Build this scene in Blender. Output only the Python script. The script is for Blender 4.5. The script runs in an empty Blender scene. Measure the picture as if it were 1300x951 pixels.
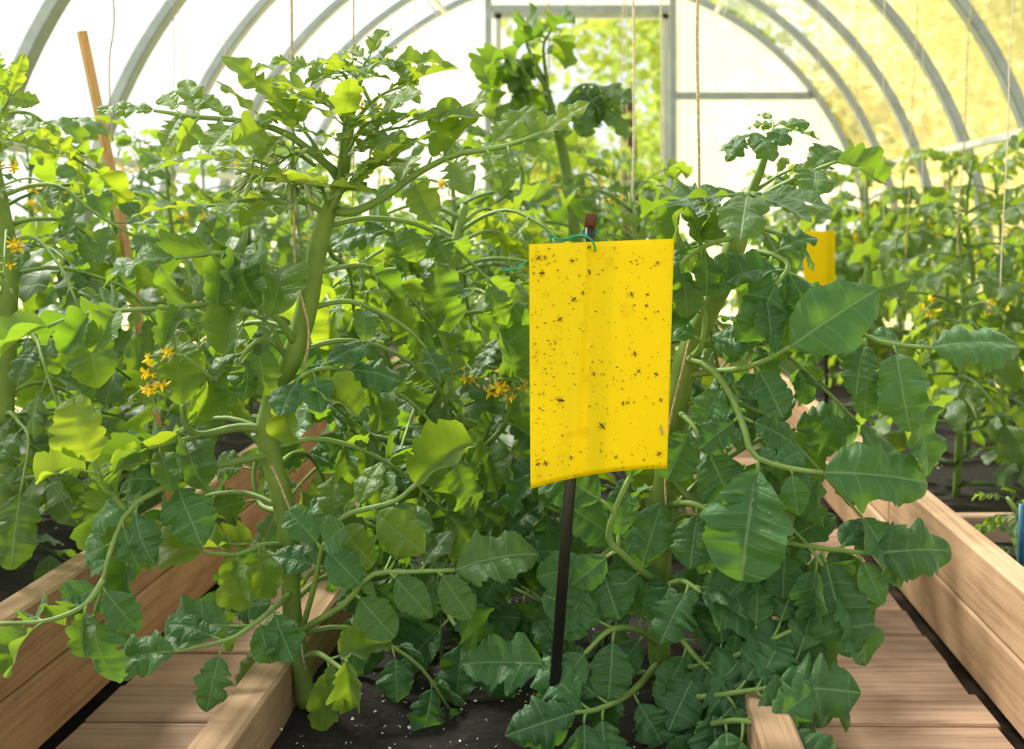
import bpy, bmesh, math, random
from mathutils import Vector, Matrix, noise

# ------------------------------------------------------------------ camera
# Photograph 1300 x 951; the eye looks level along +Y, the lens is shifted.
EYE = 0.70                      # eye height above the path
FPX = 1600.0                    # focal length in pixels of the 1300 px wide frame
VX, VY = 762.0, 290.0           # vanishing point
C = bpy.context.scene.collection
cam_d = bpy.data.cameras.new('camera')
cam = bpy.data.objects.new('camera', cam_d)
C.objects.link(cam)
bpy.context.scene.camera = cam
cam.location = (0, 0, EYE)
cam.rotation_euler = (math.pi / 2, 0, 0)
cam_d.sensor_width = 36.0
cam_d.lens = 36.0 * FPX / 1300.0
cam_d.shift_x = -(VX - 650.0) / 1300.0
cam_d.shift_y = (VY - 475.5) / 1300.0
cam_d.clip_start = 0.05
cam_d.dof.use_dof = True
cam_d.dof.focus_distance = 1.42
cam_d.dof.aperture_fstop = 7.0

# ------------------------------------------------------------------ light
w = bpy.data.worlds.new('sky'); bpy.context.scene.world = w
w.use_nodes = True
bg = w.node_tree.nodes['Background']
bg.inputs['Color'].default_value = (0.93, 0.97, 1.0, 1)
bg.inputs['Strength'].default_value = 1.1
sun_d = bpy.data.lights.new('sun', 'SUN')
sun = bpy.data.objects.new('sun', sun_d); C.objects.link(sun)
sun_d.energy = 11.5
sun_d.angle = math.radians(9)
sun_d.color = (1.0, 0.95, 0.84)
SUN_DIR = Vector((0.62, -0.45, -0.85))
sun.rotation_euler = SUN_DIR.to_track_quat('-Z', 'Y').to_euler()

vs = bpy.context.scene.view_settings
vs.view_transform = 'Standard'; vs.look = 'None'; vs.gamma = 1.0
vs.use_curve_mapping = False
vs.exposure = 0.0
cy = bpy.context.scene.cycles
cy.max_bounces = 10; cy.diffuse_bounces = 4; cy.glossy_bounces = 3
cy.transmission_bounces = 6; cy.transparent_max_bounces = 12
cy.caustics_reflective = False; cy.caustics_refractive = False
cy.use_denoising = True

rnd = random.Random(7)
UP = Vector((0, 0, 1))
CAMV = Vector((0, -1, 0.05)).normalized()


def W(px, py, Y):
    """The point at depth Y that the photograph shows at pixel (px, py)."""
    return Vector(((px - VX) * Y / FPX, Y, EYE - (py - VY) * Y / FPX))


# ------------------------------------------------------------------ node helpers
def new_mat(name):
    m = bpy.data.materials.new(name); m.use_nodes = True
    nt = m.node_tree; nt.nodes.clear()
    return m, nt


def N(nt, t, **kw):
    n = nt.nodes.new('ShaderNode' + t)
    for k, v in kw.items():
        if k.startswith('i_'):
            key = k[2:]
            n.inputs[int(key) if key.isdigit() else key.replace('_', ' ')].default_value = v
        else:
            setattr(n, k, v)
    return n


def L(nt, a, ao, b, bi):
    nt.links.new(a.outputs[ao], b.inputs[bi])


def ramp(nt, stops):
    n = nt.nodes.new('ShaderNodeValToRGB')
    e = n.color_ramp.elements
    while len(e) > 1:
        e.remove(e[-1])
    e[0].position, e[0].color = stops[0]
    for p, c in stops[1:]:
        k = e.new(p); k.color = c
    return n


def col(r, g, b):
    """sRGB 0-255 to linear."""
    f = lambda c: (c / 255 / 12.92) if c <= 10 else ((c / 255 + 0.055) / 1.055) ** 2.4
    return (f(r), f(g), f(b), 1)


def simple(name, c, rough=0.6, spec=0.4, metal=0.0, var=0.12, scale=30, bump=0.0):
    m, nt = new_mat(name)
    out = N(nt, 'OutputMaterial'); p = N(nt, 'BsdfPrincipled', i_Roughness=rough, i_Metallic=metal)
    p.inputs['Specular IOR Level'].default_value = spec
    tc = N(nt, 'TexCoord'); no = N(nt, 'TexNoise', i_Scale=scale, i_Detail=5.0)
    L(nt, tc, 'Object', no, 'Vector')
    d = tuple(x * (1 - var) for x in c[:3]) + (1,); u = tuple(min(1, x * (1 + var)) for x in c[:3]) + (1,)
    r = ramp(nt, [(0.3, d), (0.7, u)])
    L(nt, no, 'Fac', r, 'Fac'); L(nt, r, 'Color', p, 'Base Color')
    if bump:
        b = N(nt, 'Bump', i_Strength=bump, i_Distance=0.01)
        L(nt, no, 'Fac', b, 'Height'); L(nt, b, 'Normal', p, 'Normal')
    L(nt, p, 'BSDF', out, 'Surface')
    return m


def wood(name, c1, c2, axis, stain=0.5):
    """Rough sawn timber, grain along an object axis; grey weathering in blotches."""
    m, nt = new_mat(name)
    out = N(nt, 'OutputMaterial'); p = N(nt, 'BsdfPrincipled', i_Roughness=0.75)
    p.inputs['Specular IOR Level'].default_value = 0.25
    tc = N(nt, 'TexCoord'); oi = N(nt, 'ObjectInfo')
    add = N(nt, 'VectorMath', operation='ADD')
    sc = N(nt, 'VectorMath', operation='SCALE'); sc.inputs['Scale'].default_value = 13.0
    cmb = N(nt, 'CombineXYZ')
    for k in 'XYZ':
        L(nt, oi, 'Random', cmb, k)
    L(nt, cmb, 0, sc, 0)
    L(nt, tc, 'Object', add, 0); L(nt, sc, 0, add, 1)
    mp = N(nt, 'Mapping')
    s = [90.0, 90.0, 90.0]; s[axis] = 3.0
    mp.inputs['Scale'].default_value = s
    L(nt, add, 0, mp, 'Vector')
    g = N(nt, 'TexNoise', i_Scale=1.0, i_Detail=6.0, i_Roughness=0.65, i_Distortion=0.6)
    L(nt, mp, 0, g, 'Vector')
    r = ramp(nt, [(0.28, c2), (0.5, c1), (0.75, tuple(min(1, x * 1.18) for x in c1[:3]) + (1,))])
    L(nt, g, 'Fac', r, 'Fac')
    bl = N(nt, 'TexNoise', i_Scale=6.0, i_Detail=4.0)
    L(nt, add, 0, bl, 'Vector')
    br = ramp(nt, [(0.45, (0, 0, 0, 1)), (0.72, (stain, stain, stain, 1))])
    L(nt, bl, 'Fac', br, 'Fac')
    mx = N(nt, 'MixRGB', blend_type='MULTIPLY'); mx.inputs['Color2'].default_value = (0.55, 0.5, 0.47, 1)
    L(nt, br, 'Color', mx, 'Fac'); L(nt, r, 'Color', mx, 'Color1')
    hv = N(nt, 'HueSaturation')
    mr = N(nt, 'MapRange'); mr.inputs['To Min'].default_value = 0.82; mr.inputs['To Max'].default_value = 1.15
    L(nt, oi, 'Random', mr, 'Value'); L(nt, mr, 0, hv, 'Value'); L(nt, mx, 0, hv, 'Color')
    L(nt, hv, 0, p, 'Base Color')
    b = N(nt, 'Bump', i_Strength=0.35, i_Distance=0.004)
    L(nt, g, 'Fac', b, 'Height'); L(nt, b, 'Normal', p, 'Normal')
    L(nt, p, 'BSDF', out, 'Surface')
    return m


def leaf_mat(name, dark, light, trans, tmix, vein, rough=0.5, spec=0.5, sheen=0.3):
    """A leaf blade: waxy upper side, paler underside, light shining through, pale veins from UVs."""
    m, nt = new_mat(name)
    out = N(nt, 'OutputMaterial'); p = N(nt, 'BsdfPrincipled', i_Roughness=rough)
    p.inputs['Specular IOR Level'].default_value = spec
    p.inputs['Sheen Weight'].default_value = sheen; p.inputs['Sheen Roughness'].default_value = 0.45
    p.inputs['Sheen Tint'].default_value = (0.86, 0.95, 0.98, 1)
    oi = N(nt, 'ObjectInfo'); tc = N(nt, 'TexCoord'); geo = N(nt, 'NewGeometry')
    no = N(nt, 'TexNoise', i_Scale=38.0, i_Detail=4.0)
    L(nt, tc, 'Object', no, 'Vector')
    f = N(nt, 'Math', operation='MULTIPLY_ADD'); f.inputs[1].default_value = 0.55
    L(nt, oi, 'Random', f, 0)
    f2 = N(nt, 'Math', operation='MULTIPLY'); f2.inputs[1].default_value = 0.45
    L(nt, no, 'Fac', f2, 0); L(nt, f2, 0, f, 2)
    base = N(nt, 'MixRGB'); base.inputs['Color1'].default_value = dark; base.inputs['Color2'].default_value = light
    L(nt, f, 0, base, 'Fac')
    # underside a little paler and greyer
    und = N(nt, 'MixRGB'); und.inputs['Color2'].default_value = tuple(0.5 * a + 0.5 * b for a, b in zip(light[:3], (0.14, 0.2, 0.1))) + (1,)
    bf = N(nt, 'Math', operation='MULTIPLY'); bf.inputs[1].default_value = 0.55
    L(nt, geo, 'Backfacing', bf, 0); L(nt, bf, 0, und, 'Fac'); L(nt, base, 0, und, 'Color1')
    # veins: uv.x = -1..1 across the blade, uv.y = phase of the side veins
    uv = N(nt, 'UVMap'); uv.uv_map = 'vein'
    sx = N(nt, 'SeparateXYZ'); L(nt, uv, 0, sx, 0)
    av = N(nt, 'Math', operation='ABSOLUTE'); L(nt, sx, 'X', av, 0)
    mid = N(nt, 'MapRange'); mid.inputs['From Min'].default_value = 0.02; mid.inputs['From Max'].default_value = 0.06
    mid.inputs['To Min'].default_value = 1.0; mid.inputs['To Max'].default_value = 0.0
    L(nt, av, 0, mid, 'Value')
    fr = N(nt, 'Math', operation='FRACT'); L(nt, sx, 'Y', fr, 0)
    df = N(nt, 'Math', operation='SUBTRACT'); df.inputs[1].default_value = 0.5; L(nt, fr, 0, df, 0)
    ad = N(nt, 'Math', operation='ABSOLUTE'); L(nt, df, 0, ad, 0)
    lat = N(nt, 'MapRange'); lat.inputs['From Min'].default_value = 0.02; lat.inputs['From Max'].default_value = 0.075
    lat.inputs['To Min'].default_value = 0.38; lat.inputs['To Max'].default_value = 0.0
    L(nt, ad, 0, lat, 'Value')
    mxv = N(nt, 'Math', operation='MAXIMUM'); L(nt, mid, 0, mxv, 0); L(nt, lat, 0, mxv, 1)
    vm = N(nt, 'Math', operation='MULTIPLY'); vm.inputs[1].default_value = 0.75; L(nt, mxv, 0, vm, 0)
    vc = N(nt, 'MixRGB'); vc.inputs['Color2'].default_value = vein
    L(nt, vm, 0, vc, 'Fac'); L(nt, und, 0, vc, 'Color1')
    L(nt, vc, 0, p, 'Base Color')
    bn = N(nt, 'TexVoronoi', i_Scale=17.0); bn.feature = 'SMOOTH_F1'; L(nt, tc, 'Object', bn, 'Vector')
    hs = N(nt, 'Math', operation='MULTIPLY_ADD'); hs.inputs[1].default_value = -0.8
    L(nt, mxv, 0, hs, 0); L(nt, bn, 'Distance', hs, 2)
    b = N(nt, 'Bump', i_Strength=0.55, i_Distance=0.0022)
    L(nt, hs, 0, b, 'Height'); L(nt, b, 'Normal', p, 'Normal')
    tr = N(nt, 'BsdfTranslucent')
    tcol = N(nt, 'MixRGB'); tcol.inputs['Color1'].default_value = trans
    tcol.inputs['Color2'].default_value = (trans[0] * 1.35, trans[1] * 1.1, trans[2], 1)
    L(nt, oi, 'Random', tcol, 'Fac'); 
    tv = N(nt, 'MixRGB', blend_type='MULTIPLY'); tv.inputs['Color2'].default_value = (0.5, 0.55, 0.5, 1)
    tvf = N(nt, 'Math', operation='MULTIPLY'); tvf.inputs[1].default_value = 0.6; L(nt, mxv, 0, tvf, 0)
    L(nt, tvf, 0, tv, 'Fac'); L(nt, tcol, 0, tv, 'Color1'); L(nt, tv, 0, tr, 'Color')
    mx = N(nt, 'MixShader', i_0=tmix)
    L(nt, p, 'BSDF', mx, 1); L(nt, tr, 'BSDF', mx, 2); L(nt, mx, 0, out, 'Surface')
    return m


def sheet_mat(name, transp, tcolor, tint):
    """Twin-wall polycarbonate: part clear, part milky."""
    m, nt = new_mat(name)
    out = N(nt, 'OutputMaterial')
    t = N(nt, 'BsdfTransparent'); t.inputs['Color'].default_value = tint
    d = N(nt, 'BsdfTranslucent')
    tc = N(nt, 'TexCoord'); mp = N(nt, 'Mapping'); mp.inputs['Scale'].default_value = (14, 14, 0.5)
    no = N(nt, 'TexNoise', i_Scale=1.0, i_Detail=3.0)
    L(nt, tc, 'Object', mp, 0); L(nt, mp, 0, no, 'Vector')
    r = ramp(nt, [(0.3, tuple(x * 0.9 for x in tcolor[:3]) + (1,)), (0.7, tcolor)])
    L(nt, no, 'Fac', r, 'Fac'); L(nt, r, 'Color', d, 'Color')
    df = N(nt, 'BsdfDiffuse'); L(nt, r, 'Color', df, 'Color')
    dm = N(nt, 'MixShader', i_0=0.3); L(nt, d, 0, dm, 1); L(nt, df, 0, dm, 2); d = dm
    g = N(nt, 'BsdfGlossy', i_Roughness=0.25); g.inputs['Color'].default_value = (0.9, 0.9, 0.9, 1)
    a = N(nt, 'MixShader', i_0=1 - transp); L(nt, t, 0, a, 1); L(nt, d, 0, a, 2)
    b = N(nt, 'MixShader', i_0=0.05); L(nt, a, 0, b, 1); L(nt, g, 0, b, 2)
    L(nt, b, 0, out, 'Surface')
    return m


M = {}
M['leaf'] = leaf_mat('leaf_green', col(32, 68, 34), col(74, 116, 50), (0.30, 0.54, 0.02, 1), 0.38, col(132, 164, 104))
M['young_lit'] = leaf_mat('leaf_young_lit_green', col(62, 96, 34), col(98, 136, 42), (0.44, 0.64, 0.025, 1), 0.48, col(140, 165, 84))  # upper and backlit leaves: partly young growth, mostly sunlight put into the colour
M['old_shaded'] = leaf_mat('leaf_deep_shaded_green', col(34, 76, 38), col(66, 120, 58), (0.20, 0.46, 0.02, 1), 0.32, col(126, 162, 110))  # lower leaves: partly older growth, mostly shade put into the green
M['far'] = leaf_mat('leaf_mid_green', col(44, 80, 30), col(78, 112, 46), (0.34, 0.55, 0.03, 1), 0.43, col(110, 140, 80))
M['stem'] = simple('stem_green', col(112, 138, 62), 0.5, 0.35, var=0.18, scale=45, bump=0.1)
M['petiole'] = simple('petiole_green', col(118, 146, 78), 0.55, 0.35, var=0.15, scale=40)
M['petal'] = simple('petal_yellow', col(250, 216, 44), 0.5, 0.3, var=0.1, scale=60)
M['bud'] = simple('bud_green', col(150, 164, 126), 0.6, 0.3, var=0.25, scale=80)
M['fruit_green'] = simple('unripe_fruit_green', col(98, 132, 48), 0.25, 0.5, var=0.12, scale=12)
M['fruit_red'] = simple('ripe_fruit_red', col(196, 62, 28), 0.22, 0.5, var=0.1, scale=12)
M['steel'] = simple('galvanised_steel', col(150, 158, 164), 0.42, 0.5, metal=0.35, var=0.14, scale=18)
M['purlin'] = simple('galvanised_purlin', col(196, 200, 192), 0.4, 0.5, metal=0.3, var=0.08, scale=14)
M['twine'] = simple('jute_twine', col(196, 176, 144), 0.9, 0.1, var=0.3, scale=220, bump=0.5)
M['twine_pale'] = simple('pale_twine', col(214, 202, 180), 0.9, 0.1, var=0.2, scale=200)
M['wire'] = simple('green_wire', col(22, 156, 112), 0.35, 0.5, var=0.1)
M['black'] = simple('black_stake_coat', col(30, 27, 26), 0.4, 0.5, var=0.25, scale=60)
M['rust'] = simple('rusty_stake_end', col(92, 58, 44), 0.8, 0.2, var=0.3, scale=120)
M['blue'] = simple('blue_pipe', col(40, 92, 120), 0.5, 0.4, var=0.2)
M['stick'] = wood('stick_wood', col(188, 148, 100), col(152, 112, 72), 2, 0.2)
M['board'] = wood('bed_board_wood', col(186, 154, 122), col(148, 116, 88), 1, 0.6)
M['plank'] = wood('path_plank_wood', col(178, 148, 124), col(126, 100, 82), 0, 0.9)
M['perlite'] = simple('perlite_white', col(225, 222, 215), 0.8, 0.2, var=0.05)
M['insect'] = simple('insect_brown', col(84, 60, 22), 0.6, 0.3, var=0.4, scale=200)
M['insect_wing'] = simple('insect_wing_pale', col(150, 118, 40), 0.4, 0.4, var=0.2)
M['moth'] = simple('moth_grey', col(176, 166, 140), 0.8, 0.2, var=0.25, scale=150)
M['trunk'] = simple('bark_brown', col(88, 72, 56), 0.9, 0.1, var=0.3, scale=6, bump=0.6)
M['sheet_left'] = sheet_mat('polycarbonate_clear', 0.76, (0.93, 0.95, 0.95, 1), (0.97, 0.98, 0.97, 1))
M['sheet_right'] = sheet_mat('polycarbonate_clearer', 0.74, (0.93, 0.94, 0.92, 1), (0.98, 0.98, 0.95, 1))
M['sheet_back'] = sheet_mat('polycarbonate_end', 0.36, (0.93, 0.94, 0.9, 1), (0.97, 0.97, 0.95, 1))

# soil with pale flecks
m, nt = new_mat('potting_soil')
out = N(nt, 'OutputMaterial'); p = N(nt, 'BsdfPrincipled', i_Roughness=0.95)
tc = N(nt, 'TexCoord'); no = N(nt, 'TexNoise', i_Scale=70.0, i_Detail=8.0, i_Roughness=0.7)
L(nt, tc, 'Object', no, 'Vector')
r = ramp(nt, [(0.3, col(16, 12, 10)), (0.55, col(36, 28, 24)), (0.74, col(74, 60, 50))])
L(nt, no, 'Fac', r, 'Fac'); L(nt, r, 'Color', p, 'Base Color')
b = N(nt, 'Bump', i_Strength=0.9, i_Distance=0.02); L(nt, no, 'Fac', b, 'Height'); L(nt, b, 'Normal', p, 'Normal')
L(nt, p, 'BSDF', out, 'Surface'); M['soil'] = m
M['earth'] = simple('bare_earth', col(58, 47, 40), 0.95, 0.1, var=0.4, scale=25, bump=0.8)
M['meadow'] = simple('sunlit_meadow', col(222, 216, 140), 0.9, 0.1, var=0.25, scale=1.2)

# sticky card: yellow with faint greasy stains
m, nt = new_mat('sticky_card_yellow')
out = N(nt, 'OutputMaterial'); p = N(nt, 'BsdfPrincipled', i_Roughness=0.35)
p.inputs['Specular IOR Level'].default_value = 0.2
tc = N(nt, 'TexCoord'); no = N(nt, 'TexNoise', i_Scale=55.0, i_Detail=3.0)
L(nt, tc, 'Object', no, 'Vector')
r = ramp(nt, [(0.60, (1.0, 0.80, 0.003, 1)), (0.72, (0.90, 0.66, 0.003, 1))])
L(nt, no, 'Fac', r, 'Fac'); L(nt, r, 'Color', p, 'Base Color')
tr = N(nt, 'BsdfTranslucent'); tr.inputs['Color'].default_value = (0.97, 0.78, 0.003, 1)
mx = N(nt, 'MixShader', i_0=0.35); L(nt, p, 0, mx, 1); L(nt, tr, 0, mx, 2); L(nt, mx, 0, out, 'Surface')
M['card'] = m

# tree foliage beyond
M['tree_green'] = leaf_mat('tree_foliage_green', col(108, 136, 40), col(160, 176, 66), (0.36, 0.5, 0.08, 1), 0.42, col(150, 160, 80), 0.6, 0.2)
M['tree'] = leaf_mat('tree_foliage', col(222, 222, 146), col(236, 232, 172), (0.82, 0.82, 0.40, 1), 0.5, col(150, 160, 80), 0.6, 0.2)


# ------------------------------------------------------------------ mesh helpers
class MB:
    """Collects vertices and faces of one mesh, with the vein UVs."""
    def __init__(s):
        s.v, s.f, s.uv = [], [], []

    def add(s, v, f, uv=None):
        o = len(s.v)
        s.v += [tuple(x) for x in v]
        s.f += [tuple(i + o for i in q) for q in f]
        s.uv += uv if uv else [(0.5, 0.0)] * len(v)

    def box(s, c, d, jit=0.0):
        x, y, z = c; a, b_, e = d[0] / 2, d[1] / 2, d[2] / 2
        v = [(x + i * a + rnd.uniform(-jit, jit), y + j * b_ + rnd.uniform(-jit, jit), z + k * e + rnd.uniform(-jit, jit))
             for i in (-1, 1) for j in (-1, 1) for k in (-1, 1)]
        s.add(v, [(0, 1, 3, 2), (4, 6, 7, 5), (0, 4, 5, 1), (2, 3, 7, 6), (0, 2, 6, 4), (1, 5, 7, 3)])

    def tube(s, pts, rad, n=6, cap=True, flat=1.0):
        pts = [Vector(q) for q in pts]
        if not isinstance(rad, (list, tuple)):
            rad = [rad] * len(pts)
        v, f = [], []
        T = (pts[1] - pts[0]).normalized()
        ref = Vector((1, 0, 0)) if abs(T.x) < 0.8 else Vector((0, 1, 0))
        A = T.cross(ref).normalized()
        for i, q in enumerate(pts):
            a = pts[min(i + 1, len(pts) - 1)] - pts[max(i - 1, 0)]
            T = a.normalized() if a.length > 1e-9 else T
            A = (A - T * A.dot(T)).normalized(); B = T.cross(A)
            for k in range(n):
                t = 2 * math.pi * k / n
                v.append(q + (A * math.cos(t) + B * math.sin(t) * flat) * rad[i])
        for i in range(len(pts) - 1):
            for k in range(n):
                f.append((i * n + k, i * n + (k + 1) % n, (i + 1) * n + (k + 1) % n, (i + 1) * n + k))
        if cap:
            f.append(tuple(range(n - 1, -1, -1))); f.append(tuple((len(pts) - 1) * n + k for k in range(n)))
        s.add(v, f)

    def mesh(s, name, mat, smooth=True):
        me = bpy.data.meshes.new(name)
        me.from_pydata(s.v, [], s.f)
        uvl = me.uv_layers.new(name='vein')
        idx = [0] * len(me.loops); me.loops.foreach_get('vertex_index', idx)
        flat = [c for i in idx for c in s.uv[i]]
        uvl.data.foreach_set('uv', flat)
        if smooth:
            me.polygons.foreach_set('use_smooth', [True] * len(me.polygons))
        me.materials.append(mat)
        me.update()
        return me


def link(name, data, parent=None, loc=None, mw=None):
    o = bpy.data.objects.new(name, data)
    C.objects.link(o)
    if parent:
        o.parent = parent
    if mw is not None:
        o.matrix_basis = mw
    elif loc is not None:
        o.location = loc
    return o


def tag(o, label=None, cat=None, group=None, kind=None):
    for k, v in (('label', label), ('category', cat), ('group', group), ('kind', kind)):
        if v:
            o[k] = v
    return o


def bevel(o, wd=0.003, seg=1):
    b_ = o.modifiers.new('bevel', 'BEVEL'); b_.width = wd; b_.segments = seg; b_.limit_method = 'ANGLE'


def spline(pts, n):
    """Catmull-Rom through pts, n samples."""
    P = [Vector(p) for p in pts]
    if len(P) == 2:
        P = [P[0], (P[0] + P[1]) / 2, P[1]]
    Q = [P[0] * 2 - P[1]] + P + [P[-1] * 2 - P[-2]]
    outp = []
    m_ = len(P) - 1
    for k in range(n):
        t = k / (n - 1) * m_
        i = min(int(t), m_ - 1); u = t - i
        a, b_, c, d = Q[i], Q[i + 1], Q[i + 2], Q[i + 3]
        outp.append(0.5 * ((2 * b_) + (c - a) * u + (2 * a - 5 * b_ + 4 * c - d) * u * u + (3 * b_ - a - 3 * c + d) * u ** 3))
    return outp


# ------------------------------------------------------------------ the setting
CX = -0.10                      # middle of the greenhouse
R_ARCH = 1.5
ZC = 0.50                       # centre of the arches
SOIL = 0.145
YB = 6.45                       # end wall
ARCH_Y = [6.40, 5.80, 5.15, 4.48, 3.82, 3.17, 2.52, 1.86, 1.20, 0.54]


def half_arch(side, r, n=28, z0=0.0):
    pts = [(CX + side * r, z0), (CX + side * r, ZC * 0.5)]
    for k in range(n + 1):
        a = math.pi / 2 * k / n
        pts.append((CX + side * r * math.cos(a), ZC + r * math.sin(a)))
    return pts


def wall_curved(name, side, mat):
    g = MB(); prof = half_arch(side, R_ARCH + 0.035)
    ys = [-0.4 + (YB + 0.42) * k / 12 for k in range(13)]
    v = [(x, y, z) for y in ys for x, z in prof]; n = len(prof)
    f = [(j * n + i, j * n + i + 1, (j + 1) * n + i + 1, (j + 1) * n + i) for j in range(12) for i in range(n - 1)]
    g.add(v, f)
    o = link(name, g.mesh(name, mat)); tag(o, kind='structure')
    return o


wall_l = wall_curved('wall_left', -1, M['sheet_left'])
wall_r = wall_curved('wall_right', 1, M['sheet_right'])

# end wall: sheets left and right of the open doorway and above it
DX0, DX1, DZ = CX - 0.466, CX + 0.466, 1.82
g = MB()
for side in (-1, 1):
    xs = [CX + side * (0.466 + (R_ARCH - 0.466) * k / 20) for k in range(21)]
    top = [ZC + math.sqrt(max(0, R_ARCH ** 2 - (x - CX) ** 2)) for x in xs]
    v = [(x, YB, 0) for x in xs] + [(x, YB, z) for x, z in zip(xs, top)]
    g.add(v, [(i, i + 1, 22 + i, 21 + i) for i in range(20)])
xs = [DX0 + (DX1 - DX0) * k / 10 for k in range(11)]
g.add([(x, YB, DZ) for x in xs] + [(x, YB, ZC + math.sqrt(R_ARCH ** 2 - (x - CX) ** 2)) for x in xs],
      [(i, i + 1, 12 + i, 11 + i) for i in range(10)])
o = link('wall_back', g.mesh('wall_back', M['sheet_back'], False)); tag(o, kind='structure')

# arches: bent rectangular tube
for i, y in enumerate(ARCH_Y):
    g = MB()
    prof = half_arch(-1, R_ARCH, 30, 0.002) + half_arch(1, R_ARCH, 30, 0.002)[::-1][1:]
    v, f = [], []
    inn = half_arch(-1, R_ARCH - 0.034, 30, 0.002) + half_arch(1, R_ARCH - 0.034, 30, 0.002)[::-1][1:]
    hw = 0.03
    for (x, z), (xi, zi) in zip(prof, inn):
        v += [(x, y - hw, z), (x, y + hw, z), (xi, y + hw, zi), (xi, y - hw, zi)]
    n = len(prof)
    for k in range(n - 1):
        for j in range(4):
            f.append((k * 4 + j, k * 4 + (j + 1) % 4, k * 4 + 4 + (j + 1) % 4, k * 4 + 4 + j))
    f += [(0, 1, 2, 3), tuple((n - 1) * 4 + j for j in (3, 2, 1, 0))]
    g.add(v, f)
    o = link('trim_%d' % (i + 1), g.mesh('arch', M['steel'], False)); tag(o, kind='structure')
    bevel(o, 0.004)

# purlins along both sides and overhead
tn = len(ARCH_Y)
for (ang, side) in ((16.3, -1), (19.5, 1), (62, -1), (62, 1)):
    a = math.radians(ang); r_ = R_ARCH - 0.042
    x, z = CX + side * r_ * math.cos(a), ZC + r_ * math.sin(a)
    g = MB(); g.box((x, 3.0, z), (0.02, 6.76, 0.026))
    tn += 1
    o = link('trim_%d' % tn, g.mesh('purlin', M['purlin'], False)); tag(o, kind='structure'); bevel(o, 0.003)
# overhead cords' carrier tubes between the gable ends
for x, z in ((-0.82, 1.78), (-0.28, 1.93), (0.02, 1.94), (0.62, 1.78)):
    g = MB(); g.tube([(x, -0.3, z), (x, 3, z), (x, YB - 0.03, z)], 0.006, 6)
    tn += 1
    o = link('trim_%d' % tn, g.mesh('carrier', M['steel'])); tag(o, kind='structure')
# end wall framing: posts, head rail, side rails
def trim_box(c, d):
    global tn
    tn += 1
    g = MB(); g.box(c, d)
    o = link('trim_%d' % tn, g.mesh('rail', M['steel'], False)); tag(o, kind='structure'); bevel(o, 0.003)
ZR = ZC + 0.875
xr = math.sqrt((R_ARCH - 0.03) ** 2 - (ZR - ZC) ** 2)
for side in (-1, 1):
    if side > 0:
        trim_box((CX + (0.486 + xr) / 2, YB - 0.03, ZR), (xr - 0.486, 0.03, 0.04))
    trim_box((CX + side * (0.49 + R_ARCH - 0.03) / 2, YB - 0.03, ZC + 0.0), (R_ARCH - 0.03 - 0.49, 0.03, 0.04))
    hgt = ZC + math.sqrt((R_ARCH - 0.03) ** 2 - 0.47 ** 2)
    trim_box((CX + side * 0.47, YB - 0.03, hgt / 2), (0.035, 0.035, hgt))
trim_box((CX, YB - 0.03, DZ), (0.90, 0.03, 0.036))
# the right jamb carries a second pale post (door stop)
dr = link('door_1', None, None, (0, 0, 0)); tag(dr, kind='structure')
g = MB()
for x in (DX0 + 0.045, DX1 - 0.03):
    g.box((x, YB + 0.02, DZ / 2), (0.03, 0.03, DZ - 0.04))
g.box((CX, YB + 0.02, DZ - 0.03), (DX1 - DX0 - 0.03, 0.03, 0.03))
link('door_frame', g.mesh('door_frame', M['purlin'], False), dr)
# the door leaf stands open outwards, seen edge on
g = MB(); g.box((DX0 + 0.02, YB + 0.48, DZ / 2), (0.03, 0.84, DZ - 0.06))
link('door_leaf', g.mesh('door_leaf', M['sheet_back'], False), dr)

# ground inside and outside
g = MB(); g.add([(CX - 1.52, -0.6, -0.03), (CX + 1.52, -0.6, -0.03), (CX + 1.52, YB, -0.03), (CX - 1.52, YB, -0.03)], [(0, 1, 2, 3)])
floor = link('floor', g.mesh('floor', M['earth'], False)); tag(floor, kind='structure')
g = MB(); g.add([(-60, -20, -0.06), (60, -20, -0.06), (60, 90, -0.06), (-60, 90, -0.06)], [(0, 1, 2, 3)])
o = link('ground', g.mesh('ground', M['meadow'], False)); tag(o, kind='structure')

g = MB(); v, f = [], []
for j in range(13):
    for i in range(15):
        x, y = 3.0 + 37 * i / 14, 16 + 50 * j / 12
        t = max(0.0, min(1.0, (x - 0.17 * y - 1.5) / 7))
        v.append((x, y, -0.1 + 9.0 * t * t * (3 - 2 * t) + 0.3 * noise.noise(Vector((x * .3, y * .3, 1)))))
for j in range(12):
    for i in range(14):
        k = j * 15 + i; f.append((k, k + 1, k + 16, k + 15))
g.add(v, f)
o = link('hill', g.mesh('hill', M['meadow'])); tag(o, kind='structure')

# path planks, one object each
def planks(x0, x1, y0, y1):
    y = y0; k = 0
    while y < y1:
        wd = rnd.choice((0.118, 0.13, 0.142))
        g = MB()
        a, b_ = x0 + rnd.uniform(0, 0.012), x1 - rnd.uniform(0, 0.012)
        g.box((0, 0, 0), (b_ - a, wd - 0.006, 0.024), 0.0015)
        o = link('plank', g.mesh('plank', M['plank'], False), floor,
                 ((a + b_) / 2, y + wd / 2, 0.002 + rnd.uniform(-0.004, 0.003)))
        o.rotation_euler = (rnd.uniform(-.01, .01), rnd.uniform(-.008, .008), rnd.uniform(-.012, .012))
        bevel(o, 0.003)
        y += wd
planks(0.205, 0.555, 0.85, 6.35)
planks(-0.725, -0.405, 0.85, 6.35)


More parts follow.
